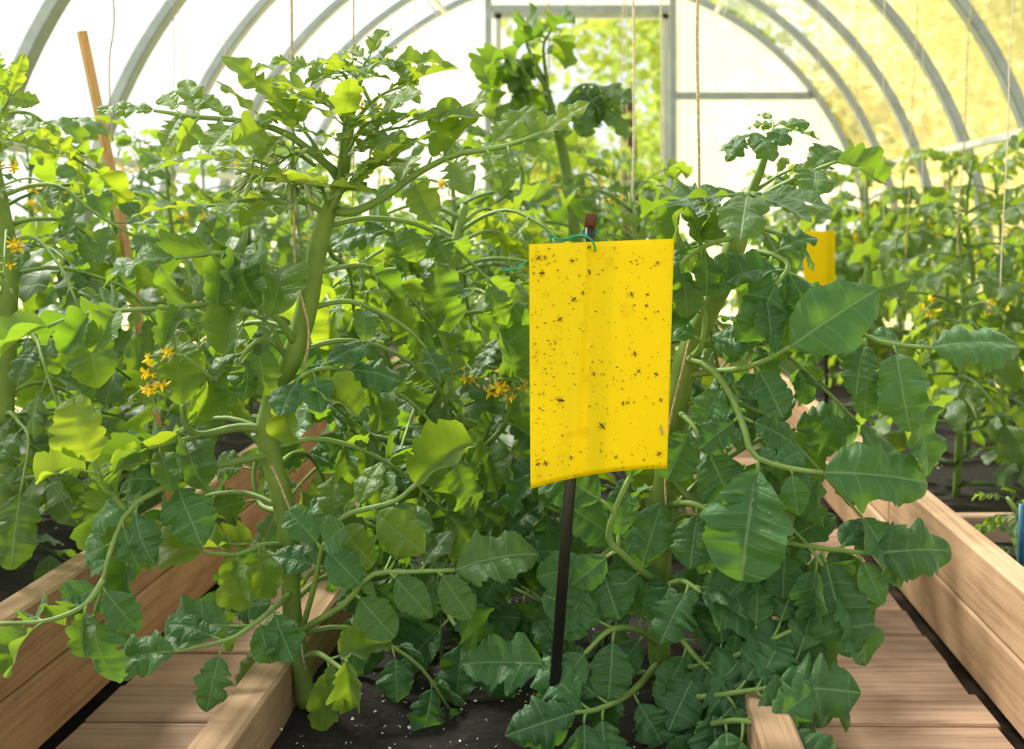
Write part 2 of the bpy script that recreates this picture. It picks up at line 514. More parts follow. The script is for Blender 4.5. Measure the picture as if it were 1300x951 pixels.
# ------------------------------------------------------------------ raised beds
def soil_mesh(x0, x1, y0, y1, z):
    g = MB(); nx, ny = 14, int((y1 - y0) / 0.06)
    v, f = [], []
    for j in range(ny + 1):
        for i in range(nx + 1):
            x = x0 + (x1 - x0) * i / nx; y = y0 + (y1 - y0) * j / ny
            v.append((x, y, z + 0.014 * noise.noise(Vector((x * 7, y * 7, 3))) + 0.006 * noise.noise(Vector((x * 29, y * 29, 9)))))
    for j in range(ny):
        for i in range(nx):
            k = j * (nx + 1) + i
            f.append((k, k + 1, k + nx + 2, k + nx + 1))
    g.add(v, f)
    return g.mesh('soil', M['soil'])


def perlite_mesh(x0, x1, y0, y1, z, n):
    g = MB()
    for k in range(n):
        x, y = rnd.uniform(x0, x1), y0 + (y1 - y0) * rnd.random() ** 1.5
        s = rnd.uniform(0.0012, 0.003)
        c = Vector((x, y, z + 0.012 * noise.noise(Vector((x * 7, y * 7, 3))) + 0.006))
        t = [c + Vector((rnd.uniform(-1, 1), rnd.uniform(-1, 1), rnd.uniform(-.4, 1))) * s for _ in range(4)]
        g.add(t, [(0, 1, 2), (0, 3, 1), (1, 3, 2), (2, 3, 0)])
    return g.mesh('perlite', M['perlite'], False)


def bed(label, x0, x1, y0, y1, sides, th, h, cross=(), nper=900):
    e = link('raised_bed', None, None, (0, 0, 0))
    tag(e, label, 'raised bed', 'timber beds of tomato plants')
    for side in sides:
        x = x0 + th / 2 if side < 0 else x1 - th / 2
        y = y0
        for ln in (1.62, 1.9, 1.5, 1.8):
            if y >= y1 - 0.1:
                break
            l_ = min(ln, y1 - y)
            # two stacked boards
            for k, (za, zb) in enumerate(((0.0, h * 0.5), (h * 0.5 + 0.002, h))):
                g = MB(); g.box((0, 0, 0), (th, l_ - 0.003, zb - za), 0.0012)
                o = link('board', g.mesh('board', M['board'], False), e,
                         (x + rnd.uniform(-.001, .001), y + l_ / 2, 0.016 + (za + zb) / 2))
                bevel(o, 0.004)
            y += l_
    for yc, zt in cross:
        g = MB(); g.box((0, 0, 0), (x1 - x0 - 2 * th, 0.03, 0.05))
        o = link('cross_board', g.mesh('cross_board', M['plank'], False), e, ((x0 + x1) / 2, yc, zt)); bevel(o)
    a = x0 + (th if -1 in sides else 0.0); b_ = x1 - (th if 1 in sides else 0.0)
    link('soil', soil_mesh(a, b_, y0, y1, SOIL), e)
    o = link('perlite', perlite_mesh(a, b_, y0, min(y1, 4), SOIL, nper), e); tag(o, kind='stuff')
    return e


bed('long raised bed along the left wall with a pale timber side', CX - 1.49, -0.735, 0.85, 6.3, (1,), 0.045, 0.20, nper=900)
bed('raised bed in the middle, holding the trap stake, with timber sides', -0.395, 0.195, 0.85, 6.3, (-1, 1), 0.042, 0.19, nper=2200)
bed('long raised bed along the right wall with a pale timber side', 0.565, CX + 1.49, 0.85, 6.3, (-1,), 0.045, 0.20, cross=((2.25, 0.165),), nper=700)


# ------------------------------------------------------------------ leaflets
def leaflet_mesh(seed, wd=0.5, n=6, lobe=0.3, base_lobe=0.0, peak=0.4, fold=0.15, droop=0.25, curl=0.15, wave=0.05, sweep=0.35,
                 nu=16, nv=4, twist=0.0, tooth=0.10, point=0):
    """One leaflet, unit length along +Y, upper side +Z."""
    rg = random.Random(seed)
    a = 0.52; b_ = a * (1 - peak) / peak * 0.92
    pk = a / (a + b_); norm = (pk ** a) * ((1 - pk) ** b_)
    ph = rg.random() * 0.3
    jl = [[rg.uniform(0.86, 1.1) for _ in range(n + 3)] for _ in range(2)]
    wp = [rg.uniform(0, 6.28) for _ in range(4)]
    ld = [[rg.choice((0.25, 0.6, 1.0, 1.5)) for _ in range(n + 3)] for _ in range(2)]
    v, uv, f = [], [], []
    for i in range(nu + 1):
        u = i / nu
        u = u * 0.985 + 0.0075
        env = (u ** a) * ((1 - u) ** b_) / norm
        pn = n * (u ** 0.85) + ph + 0.22 * math.sin(2 * math.pi * u * 1.7 + wp[2])
        fr = pn - math.floor(pn); k = int(math.floor(pn))
        # lobe tip at fr = .5, notch at 0 and 1
        tipf = (1 - abs(fr - 0.5) * 2) ** 0.85 if point else abs(math.sin(math.pi * fr)) ** 0.75
        tt = (abs(((pn * 2 + 0.5) % 1.0) - 0.5) * 2) ** 2
        for j in range(-nv, nv + 1):
            s = 0 if j < 0 else 1
            vv = j / nv
            av = abs(vv)
            depth = min(0.6, lobe * 1.25 * ld[s][min(max(k, 0), n + 2)]) * (1 if u < 0.55 else max(0.25, 1 - 2.2 * (u - 0.55)))
            wside = env * wd * 0.5 * jl[s][min(k, n + 2)] * (1 - depth + depth * tipf) * (1 - tooth * tt * (0.4 + u))
            if base_lobe and u < 0.5:
                wside *= 1 + base_lobe * math.exp(-((u - 0.2) / 0.09) ** 2) - base_lobe * 0.65 * math.exp(-((u - 0.40) / 0.07) ** 2)
            x = vv * wside
            y = u + sweep * av * wside * (1 - u)
            z = fold * av * wside
            z += curl * (av ** 2.2) * wside * (1 if curl > 0 else 1)
            z += wave * math.sin(2 * math.pi * (u * 2.3) + wp[s]) * av ** 1.4 * env
            z += 0.03 * math.sin(math.pi * fr) * av * (1 - av) * 4 * wd * (0.5 + env)
            # droop along the length: bend in the yz plane
            ang = droop * y * 1.6
            yy = y if abs(ang) < 1e-4 else math.sin(ang) / (droop * 1.6)
            zz = 0 if abs(ang) < 1e-4 else -(1 - math.cos(ang)) / (droop * 1.6)
            zn = math.cos(ang)
            P_ = Vector((x, yy + z * math.sin(ang), zz + z * zn))
            if twist:
                t = twist * u
                P_ = Vector((P_.x * math.cos(t) - P_.z * math.sin(t), P_.y, P_.x * math.sin(t) + P_.z * math.cos(t)))
            v.append(P_); uv.append((vv * max(0.25, env), pn))
    n2 = 2 * nv + 1
    for i in range(nu):
        for j in range(2 * nv):
            q = i * n2 + j
            f.append((q, q + 1, q + n2 + 1, q + n2))
    return v, f, uv


def leaflet_set(prefix, mat, kinds, nu=20, nv=4):
    out_ = {}
    for kn, args, seeds in kinds:
        lst = []
        for s in range(seeds):
            rg = random.Random(hash_(kn) + s * 31)
            kw = {k: (rg.uniform(*v_) if isinstance(v_, tuple) else v_) for k, v_ in args.items()}
            kw['n'] = int(round(kw.get('n', 5)))
            g = MB(); g.add(*leaflet_mesh(s * 17 + hash_(kn), nu=nu, nv=nv, **kw))
            lst.append(g.mesh('leaflet', mat))
        out_[kn] = lst
    return out_


def hash_(s):
    return sum(ord(c) * (i + 3) for i, c in enumerate(s))


KINDS = [
    # smooth ovate leaflets
    ('ovate', dict(wd=(0.66, 0.82), n=(5, 7), lobe=(0.03, 0.08), peak=(0.38, 0.46), fold=(0.1, 0.35), droop=(0.15, 0.5), curl=(-0.4, 0.1), wave=(0.03, 0.06), tooth=0.02), 7),
    # usual lobed side leaflet
    ('lobed', dict(wd=(0.66, 0.84), n=(4, 6), lobe=(0.14, 0.3), peak=(0.36, 0.44), fold=(0.1, 0.45), droop=(0.3, 0.7), curl=(-0.6, 0.25), wave=(0.05, 0.11), tooth=0.05), 10),
    # long terminal leaflet with side lobes at its base
    ('terminal', dict(wd=(0.58, 0.72), n=(6, 8), lobe=(0.12, 0.24), base_lobe=(0.1, 0.35), peak=(0.38, 0.46), fold=(0.1, 0.35), droop=(0.25, 0.6), curl=(-0.45, 0.15), wave=(0.05, 0.09), tooth=0.05), 8),
    # rolled, curling leaflets
    ('rolled', dict(wd=(0.62, 0.82), n=(4, 6), lobe=(0.12, 0.28), peak=(0.38, 0.44), fold=(0.4, 0.9), droop=(0.3, 1.0), curl=(0.2, 0.8), wave=(0.08, 0.14), twist=(-0.7, 0.7), tooth=0.05), 10),
    # young spread leaflets with pointed lobes
    ('spread', dict(wd=(0.5, 0.64), n=(5, 6), lobe=(0.28, 0.4), point=1, peak=(0.36, 0.42), fold=(0.1, 0.4), droop=(0.0, 0.35), curl=(-0.3, 0.15), wave=(0.04, 0.08), tooth=0.04), 8),
    # narrow growing-tip leaflets
    ('spiky', dict(wd=(0.42, 0.55), n=(5, 7), lobe=(0.28, 0.45), peak=(0.36, 0.42), fold=(0.3, 0.7), droop=(0.1, 0.6), curl=(-0.2, 0.3), wave=(0.05, 0.08), tooth=0.05), 6),
]
LS = leaflet_set('near', M['leaf'], KINDS, 30, 6)
MATS = {'leaf': M['leaf'], 'young_lit': M['young_lit'], 'old_shaded': M['old_shaded'], 'far': M['far']}


def basis(T, Nrm):
    T = T.normalized()
    X = T.cross(Nrm)
    if X.length < 1e-4:
        X = T.cross(Vector((0.3, 0.5, 0.8)))
    X.normalize()
    Z = X.cross(T).normalized()
    return X, T, Z


def place_leaflet(leaf, org, pos, T, Nrm, ln, kind, mat, rg):
    X, Y_, Z = basis(T, Nrm)
    wsc = rg.uniform(0.9, 1.12)
    mw = Matrix(((X.x * ln * wsc, Y_.x * ln, Z.x * ln, pos.x - org.x),
                 (X.y * ln * wsc, Y_.y * ln, Z.y * ln, pos.y - org.y),
                 (X.z * ln * wsc, Y_.z * ln, Z.z * ln, pos.z - org.z), (0, 0, 0, 1)))
    o = link('leaflet', rg.choice(LS[kind]), leaf, mw=mw)
    if MATS[mat] is not M['leaf']:
        o.material_slots[0].link = 'OBJECT'; o.material_slots[0].material = MATS[mat]
    return o


def rv(rg, s):
    return Vector((rg.uniform(-s, s), rg.uniform(-s, s), rg.uniform(-s, s)))


def make_leaf(plant, P, tl=0.09, pairs=((0.55, .05, .05), (0.8, .06, .06)), nrm=None, kind='lobed', tkind='terminal', mat='leaf',
              seed=0, r0=0.0035, r1=0.0018, jit=0.35, droop=0.35, small=True, tdir=None, ang=62):
    """A compound leaf on spline P (world): the stalk is the part, its leaflets are sub-parts."""
    rg = random.Random(seed * 7919 + 13)
    org = Vector(P[0])
    pts = spline(P, 14)
    nrm = Vector(nrm) if nrm is not None else UP * 0.8 + CAMV * 0.35
    nrm = nrm.normalized()
    ploc = plant.location
    leaf = link('leaf', None, plant, org - ploc)
    g = MB()
    g.tube([q - org for q in pts], [r0 + (r1 - r0) * i / 13 for i in range(14)], 6)
    Tend = (pts[-1] - pts[-3]).normalized()
    td = Vector(tdir).normalized() if tdir is not None else (Tend - UP * 0.15).normalized()
    todo = [(pts[-1], td, (nrm + rv(rg, jit * 0.5)), tl, tkind)]
    for fr, l1, l2 in pairs:
        for s, ln in ((1, l1), (-1, l2)):
            if ln <= 0:
                continue
            k = min(12, max(1, int(fr * 13 + rg.uniform(-.5, .5))))
            q = pts[k]; T = (pts[k + 1] - pts[k - 1]).normalized()
            X, T, Z = basis(T, nrm)
            a = math.radians(ang + rg.uniform(-15, 15))
            d = (T * math.cos(a) + X * s * math.sin(a) - UP * droop * rg.uniform(0.2, 1.2) + rv(rg, jit * 0.4)).normalized()
            pl = ln * rg.uniform(0.12, 0.3)
            e = q + d * pl + T * pl * 0.2
            g.tube([q - org, (q + d * pl * 0.5 + T * pl * 0.15) - org, e - org], [r1 * 0.95, r1 * 0.75, r1 * 0.6], 5)
            todo.append((e, d, nrm + rv(rg, jit) + X * s * 0.25, ln, kind))
        if small and fr < 0.92 and rg.random() < 0.8:
            k = min(12, int(fr * 13 + 1.4)); q = pts[k]; T = (pts[k + 1] - pts[k - 1]).normalized()
            X, T, Z = basis(T, nrm)
            s = rg.choice((-1, 1))
            d = (T * 0.4 + X * s * 0.9 - UP * 0.2 + rv(rg, 0.2)).normalized()
            todo.append((q, d, nrm + rv(rg, jit), rg.uniform(0.014, 0.026), 'ovate'))
    leaf_mesh = g.mesh('leaf', M['petiole'])
    C.objects.unlink(leaf); bpy.data.objects.remove(leaf)
    leaf = link('leaf', leaf_mesh, plant, org - ploc)
    for q, d, nn, ln, kd in todo:
        place_leaflet(leaf, org, q, d, nn, ln, kd, mat, rg)
    return leaf


def auto_leaf(plant, base, az, ln, elev=0.35, sag=0.6, seed=0, mat='leaf', rolled=0.3, sc=1.0, camface=0.3, r0=0.0035):
    """A leaf grown from a stem node: rises, arches over and hangs."""
    rg = random.Random(seed * 31 + 5)
    h = Vector((math.cos(az), math.sin(az), 0))
    P = [base]
    for k in range(1, 5):
        t = k / 4
        P.append(base + h * ln * 0.8 * t + UP * (elev * ln * t - sag * ln * t * t) + rv(rg, 0.012) * t)
    np_ = rg.choice((2, 3, 3))
    pr = []
    for k in range(np_):
        f_ = 0.42 + 0.46 * k / max(1, np_ - 1)
        l_ = sc * (0.042 + 0.022 * k / np_) * rg.uniform(0.85, 1.2)
        pr.append((f_, l_, l_ * rg.uniform(0.85, 1.1)))
    kd = 'rolled' if rg.random() < rolled else ('spread' if mat != 'old_shaded' and rg.random() < .5 else 'lobed')
    return make_leaf(plant, P, tl=sc * rg.uniform(0.075, 0.105), pairs=pr, nrm=UP * 0.8 + CAMV * camface + rv(rg, 0.3), kind=kd,
                     tkind='terminal' if rg.random() > rolled * 0.6 else 'rolled', mat=mat, seed=seed, r0=r0, droop=0.4)


def new_plant(loc, label, group='tomato plants'):
    e = link('tomato_plant', None, None, loc)
    tag(e, label, 'tomato plant', group)
    return e


def stem_part(plant, P, r, name='stem', n=10, samples=40, knots=0.08):
    pts = spline(P, samples)
    rad = []
    for i in range(samples):
        t = i / (samples - 1)
        rr = r[0] + (r[1] - r[0]) * t if len(r) == 2 else None
        if rr is None:
            x = t * (len(r) - 1); k = min(int(x), len(r) - 2); rr = r[k] + (r[k + 1] - r[k]) * (x - k)
        rad.append(rr * (1 + knots * math.sin(i * 1.3) * 0.5 + knots * max(0, math.sin(i * 0.62)) ** 6))
    g = MB(); g.tube([q - plant.location for q in pts], rad, n)
    return link(name, g.mesh(name, M['stem']), plant), pts


# flowers
def flower_mesh():
    g = MB(); v = []; f = []
    for k in range(6):
        a = 2 * math.pi * k / 6
        d = Vector((math.cos(a), math.sin(a), 0)); s = Vector((-d.y, d.x, 0))
        o_ = len(v)
        v += [d * 0.15 - s * 0.13, d * 0.15 + s * 0.13, d * 0.6 + s * 0.17 + UP * 0.1, d * 1.0 + UP * -0.25, d * 0.6 - s * 0.17 + UP * 0.1]
        f += [(o_, o_ + 1, o_ + 2, o_ + 3, o_ + 4)]
    g.add(v, f)
    g.tube([(0, 0, -0.05), (0, 0, 0.3), (0, 0, 0.75)], [0.16, 0.2, 0.05], 6)
    return g.mesh('flower', M['petal'], False)


def bud_mesh():
    g = MB()
    g.tube([(0, 0, 0), (0, 0, 0.3), (0, 0, 0.7), (0, 0, 1.0)], [0.06, 0.16, 0.13, 0.02], 6)
    for k in range(5):
        a = 2 * math.pi * k / 5; d = Vector((math.cos(a), math.sin(a), 0))
        s = Vector((-d.y, d.x, 0)) * 0.06
        g.add([d * 0.1 - s, d * 0.1 + s, d * 0.28 + UP * 0.55, d * 0.42 + UP * 0.95], [(0, 1, 2), (0, 2, 3), (1, 3, 2)])
    return g.mesh('bud', M['bud'])


FLOWER, BUD = flower_mesh(), bud_mesh()


def truss(plant, P, nf, nb, seed=0, fs=0.011, bs=0.011, spread=0.028):
    """A flower truss: a forking stalk with flowers and buds as sub-parts."""
    rg = random.Random(seed + 77)
    org = Vector(P[0]); pts = spline(P, 12)
    g = MB(); g.tube([q - org for q in pts], [0.0024 - 0.0011 * i / 11 for i in range(12)], 5)
    items = []
    for k in range(nf + nb):
        q = pts[min(11, 5 + int(7 * (k + rg.random()) / (nf + nb)))]
        T = (pts[-1] - pts[-4]).normalized()
        d = (T * 0.5 + rv(rg, 1.0)); d.normalize()
        e = q + d * rg.uniform(0.45, 1.0) * spread
        g.tube([q - org, (q + e) / 2 - org + UP * 0.002, e - org], [0.0011, 0.0009, 0.0008], 4)
        items.append((e, d, k < nf))
    part = link('flower_truss', g.mesh('flower_truss', M['petiole']), plant, org - plant.location)
    for e, d, isf in items:
        d = (d - UP * 0.5 + CAMV * (0.3 if isf else 0)).normalized()
        X, Y_, Z = basis(d, Vector((0.2, 0.3, 1)))
        s = (fs if isf else bs) * rg.uniform(0.85, 1.15)
        mw = Matrix(((X.x * s, Z.x * s, Y_.x * s, e.x - org.x), (X.y * s, Z.y * s, Y_.y * s, e.y - org.y), (X.z * s, Z.z * s, Y_.z * s, e.z - org.z), (0, 0, 0, 1)))
        link('flower' if isf else 'bud', FLOWER if isf else BUD, part, mw=mw)
    return part


def P3(*t):
    return [W(*q) for q in t]


# ================================================================== plant A: left front
YA = 1.45
A = new_plant(W(389, 892, YA), 'front tomato plant with thick stem wound with twine, left in the middle bed')
_, ptsA = stem_part(A, P3((389, 896, YA), (382, 850, YA), (371, 780, YA), (368, 700, YA), (362, 650, YA), (347, 590, YA), (339, 545, YA), (350, 500, YA),
                          (370, 455, YA), (386, 405, YA), (397, 350, YA), (406, 305, YA), (418, 262, YA), (434, 225, YA), (440, 180, YA), (447, 135, YA), (458, 100, YA)),
                    [0.0105, 0.0105, 0.0115, 0.0122, 0.0125, 0.0125, 0.012, 0.0105, 0.008, 0.006, 0.003], samples=60)
# long leaf reaching right from the top
make_leaf(A, P3((428, 268, YA), (452, 268, 1.44), (490, 249, 1.42), (530, 220, 1.40), (580, 196, 1.38), (640, 186, 1.36), (690, 168, 1.35)), 0.06,
          ((.42, .0, .07), (.52, .075, .08), (.64, .07, .085), (.76, .07, .08), (.88, .06, .07)), (0.1, -0.75, .75), 'spread', 'spread', 'young_lit', 1, 0.0058, 0.0022, 0.55, 0.03, tdir=(.7, -.1, .55))
# upper left leaf
make_leaf(A, P3((430, 222, YA), (398, 195, 1.43), (360, 168, 1.41), (310, 154, 1.38), (245, 148, 1.36), (195, 140, 1.35)), 0.062,
          ((.38, .07, .06), (.5, .075, .07), (.63, .075, .07), (.76, .065, .06), (.88, .05, .05)), (0.1, -0.6, .85), 'spread', 'spread', 'young_lit', 2, 0.005, 0.002, 0.5, 0.03, tdir=(-1, -.1, .05))
make_leaf(A, P3((412, 270, YA), (380, 256, 1.43), (320, 254, 1.41), (262, 262, 1.39)), 0.085, ((.35, .06, .06), (.55, .065, .065), (.8, .06, .06)), (0, -.2, 1),
          'spread', 'spread', 'young_lit', 3, 0.004, 0.002, 0.3, .03, tdir=(-1, 0, .05))
make_leaf(A, P3((416, 262, YA), (380, 232, 1.47), (330, 205, 1.47), (290, 200, 1.46)), 0.095, ((.4, .06, .06), (.7, .065, .065),), (0, -.2, 1), 'spread', 'spread', 'young_lit', 4, 0.004, 0.002, 0.3, .05, tdir=(-1, 0, 0))
make_leaf(A, P3((400, 352, YA), (372, 350, 1.43), (345, 340, 1.41), (290, 322, 1.38), (222, 328, 1.36)), 0.09, ((.5, .07, .065), (.68, .07, .065), (.85, .065, .06)), (0, -.3, 1),
          'rolled', 'terminal', 'leaf', 5, 0.0055, 0.002, 0.45, .3, tdir=(-1, -.1, .02))
make_leaf(A, P3((376, 440, YA), (350, 402, 1.40), (300, 385, 1.37), (200, 392, 1.33), (110, 398, 1.30), (60, 415, 1.28)), 0.075,
          ((.38, .05, .055), (.55, .055, .05), (.72, .05, .05), (.88, .05, .05)), (0, -.35, 1), 'rolled', 'rolled', 'leaf', 6, 0.0045, 0.002, 0.5, .2, tdir=(-1, -.2, -.3))
# bright upright leaflet and the stalk left of the lower fork
make_leaf(A, P3((341, 545, YA), (300, 543, 1.44), (255, 552, 1.42), (236, 540, 1.40), (231, 515, 1.39)), 0.098, ((.75, .05, .055),), (0.25, -1, 0.15), 'rolled', 'terminal', 'young_lit', 7,
          0.006, 0.0026, 0.3, .2, tdir=(-.15, .12, 1))
make_leaf(A, P3((255, 552, 1.42), (220, 562, 1.39), (188, 570, 1.37)), 0.065, ((.4, .06, .06), (.8, .06, .05)), (0, -.5, 1), 'rolled', 'rolled', 'leaf', 8, 0.0035, 0.002, .5, .3)
# long drooping leaf at lower left
make_leaf(A, P3((345, 578, YA), (322, 581, 1.43), (255, 597, 1.40), (212, 617, 1.37), (165, 645, 1.35), (142, 695, 1.34), (128, 745, 1.33), (118, 785, 1.32)), 0.085,
          ((.42, .055, .07), (.56, .06, .06), (.7, .055, .05), (.86, .05, .055)), (-.25, -.9, .55), 'lobed', 'terminal', 'old_shaded', 9, 0.0048, 0.002, .45, .25, tdir=(.12, -.1, -1))
make_leaf(A, P3((132, 735, 1.33), (108, 768, 1.32), (60, 788, 1.31), (-5, 792, 1.30)), 0.06, ((.35, .045, .045), (.7, .05, .05)), (0, -.4, 1), 'rolled', 'lobed', 'leaf', 10, 0.0035, 0.002, .4, .3)
make_leaf(A, P3((160, 648, 1.35), (130, 610, 1.33), (118, 585, 1.32)), 0.075, ((.6, .045, .05),), (0, -.8, .7), 'rolled', 'lobed', 'young_lit', 11, 0.003, 0.002, .4, .2)
# mid-left yellow-green leaf
make_leaf(A, P3((367, 694, YA), (335, 692, 1.42), (298, 704, 1.40), (258, 700, 1.38)), 0.098, ((.35, .045, .05), (.62, .05, .055)), (0.1, -.6, .8), 'rolled', 'terminal', 'young_lit', 12, .0038, .002, .35, .2, tdir=(-1, -.1, .25))
make_leaf(A, P3((371, 752, YA), (354, 767, 1.41), (325, 790, 1.39), (290, 812, 1.37), (222, 827, 1.35)), 0.085, ((.3, .05, .055), (.52, .09, .045), (.82, .055, .06)), (0, -.85, .55), 'lobed', 'terminal', 'old_shaded', 13, .0042, .002, .3, .15, tdir=(-1, -.1, -.02))
# right-hand lower leaves
make_leaf(A, P3((372, 808, YA), (400, 790, 1.42), (440, 765, 1.39), (472, 730, 1.37), (520, 726, 1.36), (578, 724, 1.36)), 0.095, ((.5, .06, .1), (.72, .06, .07), (.9, .055, .05)),
          (0, -.8, .55), 'ovate', 'terminal', 'leaf', 14, .0045, .0024, .35, .05, tdir=(.85, -.1, .38))
make_leaf(A, P3((371, 706, YA), (415, 675, 1.42), (445, 652, 1.40), (500, 637, 1.38), (528, 615, 1.37)), 0.078, ((.4, .06, .055), (.62, .075, .055)), (-.2, -.8, .55), 'ovate', 'rolled', 'young_lit', 15, .0042, .0024, .3, .05, tdir=(.6, -.1, .7))
make_leaf(A, P3((380, 812, YA), (400, 740, 1.40), (408, 700, 1.38), (412, 690, 1.37)), 0.05, ((.5, .05, .05), (.8, .05, .05)), (0, -.9, .4), 'ovate', 'ovate', 'old_shaded', 16, .004, .0025, .4, .2)
make_leaf(A, P3((385, 835, YA), (405, 830, 1.40), (436, 850, 1.36), (440, 838, 1.34)), 0.06, ((.5, .06, .06),), (0, -.9, .5), 'rolled', 'rolled', 'young_lit', 17, .004, .002, .4, .3, tdir=(.05, -.1, -1))
make_leaf(A, P3((358, 650, YA), (330, 640, 1.5), (322, 600, 1.52), (330, 570, 1.53)), 0.07, ((.4, .05, .05), (.75, .055, .055)), (0, -.9, .5), 'lobed', 'lobed', 'leaf', 18, .004, .002, .4, .3)
make_leaf(A, P3((350, 505, YA), (400, 470, 1.40), (445, 470, 1.42)), 0.06, ((.3, .06, 0), (.5, .055, .055)), (0, -.6, .8), 'ovate', 'lobed', 'old_shaded', 19, .004, .002, .4, .3, tdir=(1, 0, 0))
make_leaf(A, P3((368, 455, YA), (340, 430, 1.43), (318, 440, 1.42), (300, 465, 1.41)), 0.06, ((.5, .06, .06), (.8, .06, .05)), (0, -.8, .6), 'lobed', 'terminal', 'leaf', 20, .004, .002, .4, .3)
make_leaf(A, P3((345, 520, YA), (375, 500, 1.40), (400, 497, 1.38)), 0.06, ((.5, .05, .05),), (-.1, -.6, .8), 'rolled', 'rolled', 'young_lit', 21, .003, .002, .4, .3)
# top shoot
for k, (tx, ty, yy, l_, kd) in enumerate(((385, 82, 1.43, .045, 'spiky'), (500, 84, 1.46, .05, 'spiky'), (470, 70, 1.48, .045, 'spiky'), (430, 90, 1.40, .04, 'spiky'),
                                          (515, 108, 1.44, .05, 'spiky'), (405, 130, 1.40, .06, 'lobed'), (478, 150, 1.40, .06, 'lobed'), (520, 160, 1.42, .07, 'lobed'),
                                          (438, 150, 1.37, .055, 'terminal'), (350, 130, 1.42, .06, 'lobed'), (495, 200, 1.40, .055, 'rolled'), (400, 235, 1.37, .07, 'terminal'), (470, 215, 1.38, .05, 'rolled'))):
    b0 = ptsA[-1 - min(k // 2 * 3, 16)]
    tgt = W(tx, ty, yy)
    mid = (b0 + tgt) / 2 + UP * 0.01
    l_ *= 1.3
    make_leaf(A, [b0, mid, tgt], l_, ((.35, l_ * .55, l_ * .55), (.6, l_ * .65, l_ * .65), (.85, l_ * .7, l_ * .65)), (0.1 * (k % 3 - 1), -.4, 1), 'spiky' if kd == 'spiky' else 'spread', kd if kd == 'spiky' else 'spread', 'young_lit', 30 + k, .0028, .0013, .45, .05,
              small=False, tdir=(tgt - b0).normalized() + Vector((0, 0, -.12)))
truss(A, P3((400, 210, 1.46), (372, 195, 1.42), (345, 215, 1.40), (318, 222, 1.39)), 2, 18, 1, .011, .017, .03)
truss(A, P3((395, 205, 1.46), (375, 195, 1.41), (370, 215, 1.40), (378, 248, 1.40)), 1, 18, 2, .011, .017, .03)
truss(A, P3((460, 110, 1.45), (478, 150, 1.44), (475, 185, 1.44)), 2, 9, 3, .009, .008, .02)
truss(A, P3((363, 462, YA), (345, 415, 1.42), (310, 398, 1.40), (262, 410, 1.38), (245, 430, 1.37)), 0, 12, 4, .01, .01, .03)
truss(A, P3((270, 480, 1.40), (225, 450, 1.39), (195, 470, 1.38), (186, 500, 1.37)), 7, 8, 5, .0105, .009, .026)
for k in range(16):     # inner leaves behind the stem
    b0 = ptsA[6 + int(k * 2.4)]
    az = rnd.uniform(0.25, math.pi - 0.25) if k % 3 else rnd.uniform(-0.1, 0.4)
    auto_leaf(A, b0, az, rnd.uniform(0.2, 0.3), 0.35, 0.7, 100 + k, 'leaf' if k > 5 else 'old_shaded', 0.4, 0.95)

# ================================================================== plant D: right front
YD = 1.47
D = new_plant(W(850, 870, YD), 'front tomato plant right of the yellow trap with big smooth dark leaves')
_, ptsD = stem_part(D, P3((848, 905, YD), (838, 840, YD), (836, 760, YD), (840, 660, YD), (848, 580, YD), (858, 520, YD), (868, 470, YD), (888, 415, YD), (915, 362, YD), (932, 315, YD), (942, 275, YD)),
                    [0.0125, 0.0135, 0.0145, 0.0145, 0.0135, 0.012], samples=50)
stem_part(D, P3((941, 280, YD), (952, 250, 1.46), (966, 215, 1.45), (973, 192, 1.45), (976, 178, 1.45)), [0.006, 0.0048, 0.0035], 'side_shoot', 8, 16)
make_leaf(D, P3((866, 478, YD), (905, 472, 1.44), (942, 468, 1.40), (975, 456, 1.37), (1003, 440, 1.35)), 0.122, ((.35, .042, .04), (.62, .055, 0), (.80, 0, .05)), (0.1, -1, .35), 'ovate', 'ovate', 'old_shaded', 50, .0045, .0026, .3, .4, tdir=(.80, -.06, .58))
make_leaf(D, P3((926, 335, YD), (962, 320, 1.43), (1000, 335, 1.40), (985, 362, 1.38)), 0.088, ((.5, .06, .05), (.75, .06, .055)), (0.05, -1, .45), 'lobed', 'terminal', 'old_shaded', 51, .0045, .0024, .35, .3, tdir=(-.42, -.1, -.85))
make_leaf(D, P3((918, 352, YD), (990, 345, 1.45), (1040, 372, 1.42), (1095, 424, 1.39), (1140, 438, 1.37), (1182, 441, 1.36)), 0.105, ((.70, .06, .045), (.84, .088, .0), (.92, .0, .02)), (0.0, -.7, .75), 'lobed', 'terminal', 'old_shaded', 52, .0045, .0024, .2, .6, tdir=(1, -.05, .22))
make_leaf(D, P3((866, 455, YD), (895, 462, 1.43), (922, 492, 1.41), (943, 538, 1.38), (957, 578, 1.36), (1000, 594, 1.35), (1045, 600, 1.34)), 0.128, ((.33, .05, .05), (.5, .05, .055), (.66, .075, .03), (.70, .115, .03), (.85, .045, .04)), (0.05, -.95, .5), 'ovate', 'terminal', 'old_shaded', 53, .005, .0028, .22, .45, tdir=(1, -.02, .0))
make_leaf(D, P3((846, 600, YD), (890, 645, 1.44), (960, 680, 1.41), (1035, 695, 1.38), (1108, 703, 1.36)), 0.102, ((.45, .06, .055), (.65, .05, .06), (.82, .1, .045), (.93, .05, .04)), (0, -.9, .55), 'ovate', 'terminal', 'old_shaded', 54, .0048, .0024, .25, .4, tdir=(1, -.02, .13))
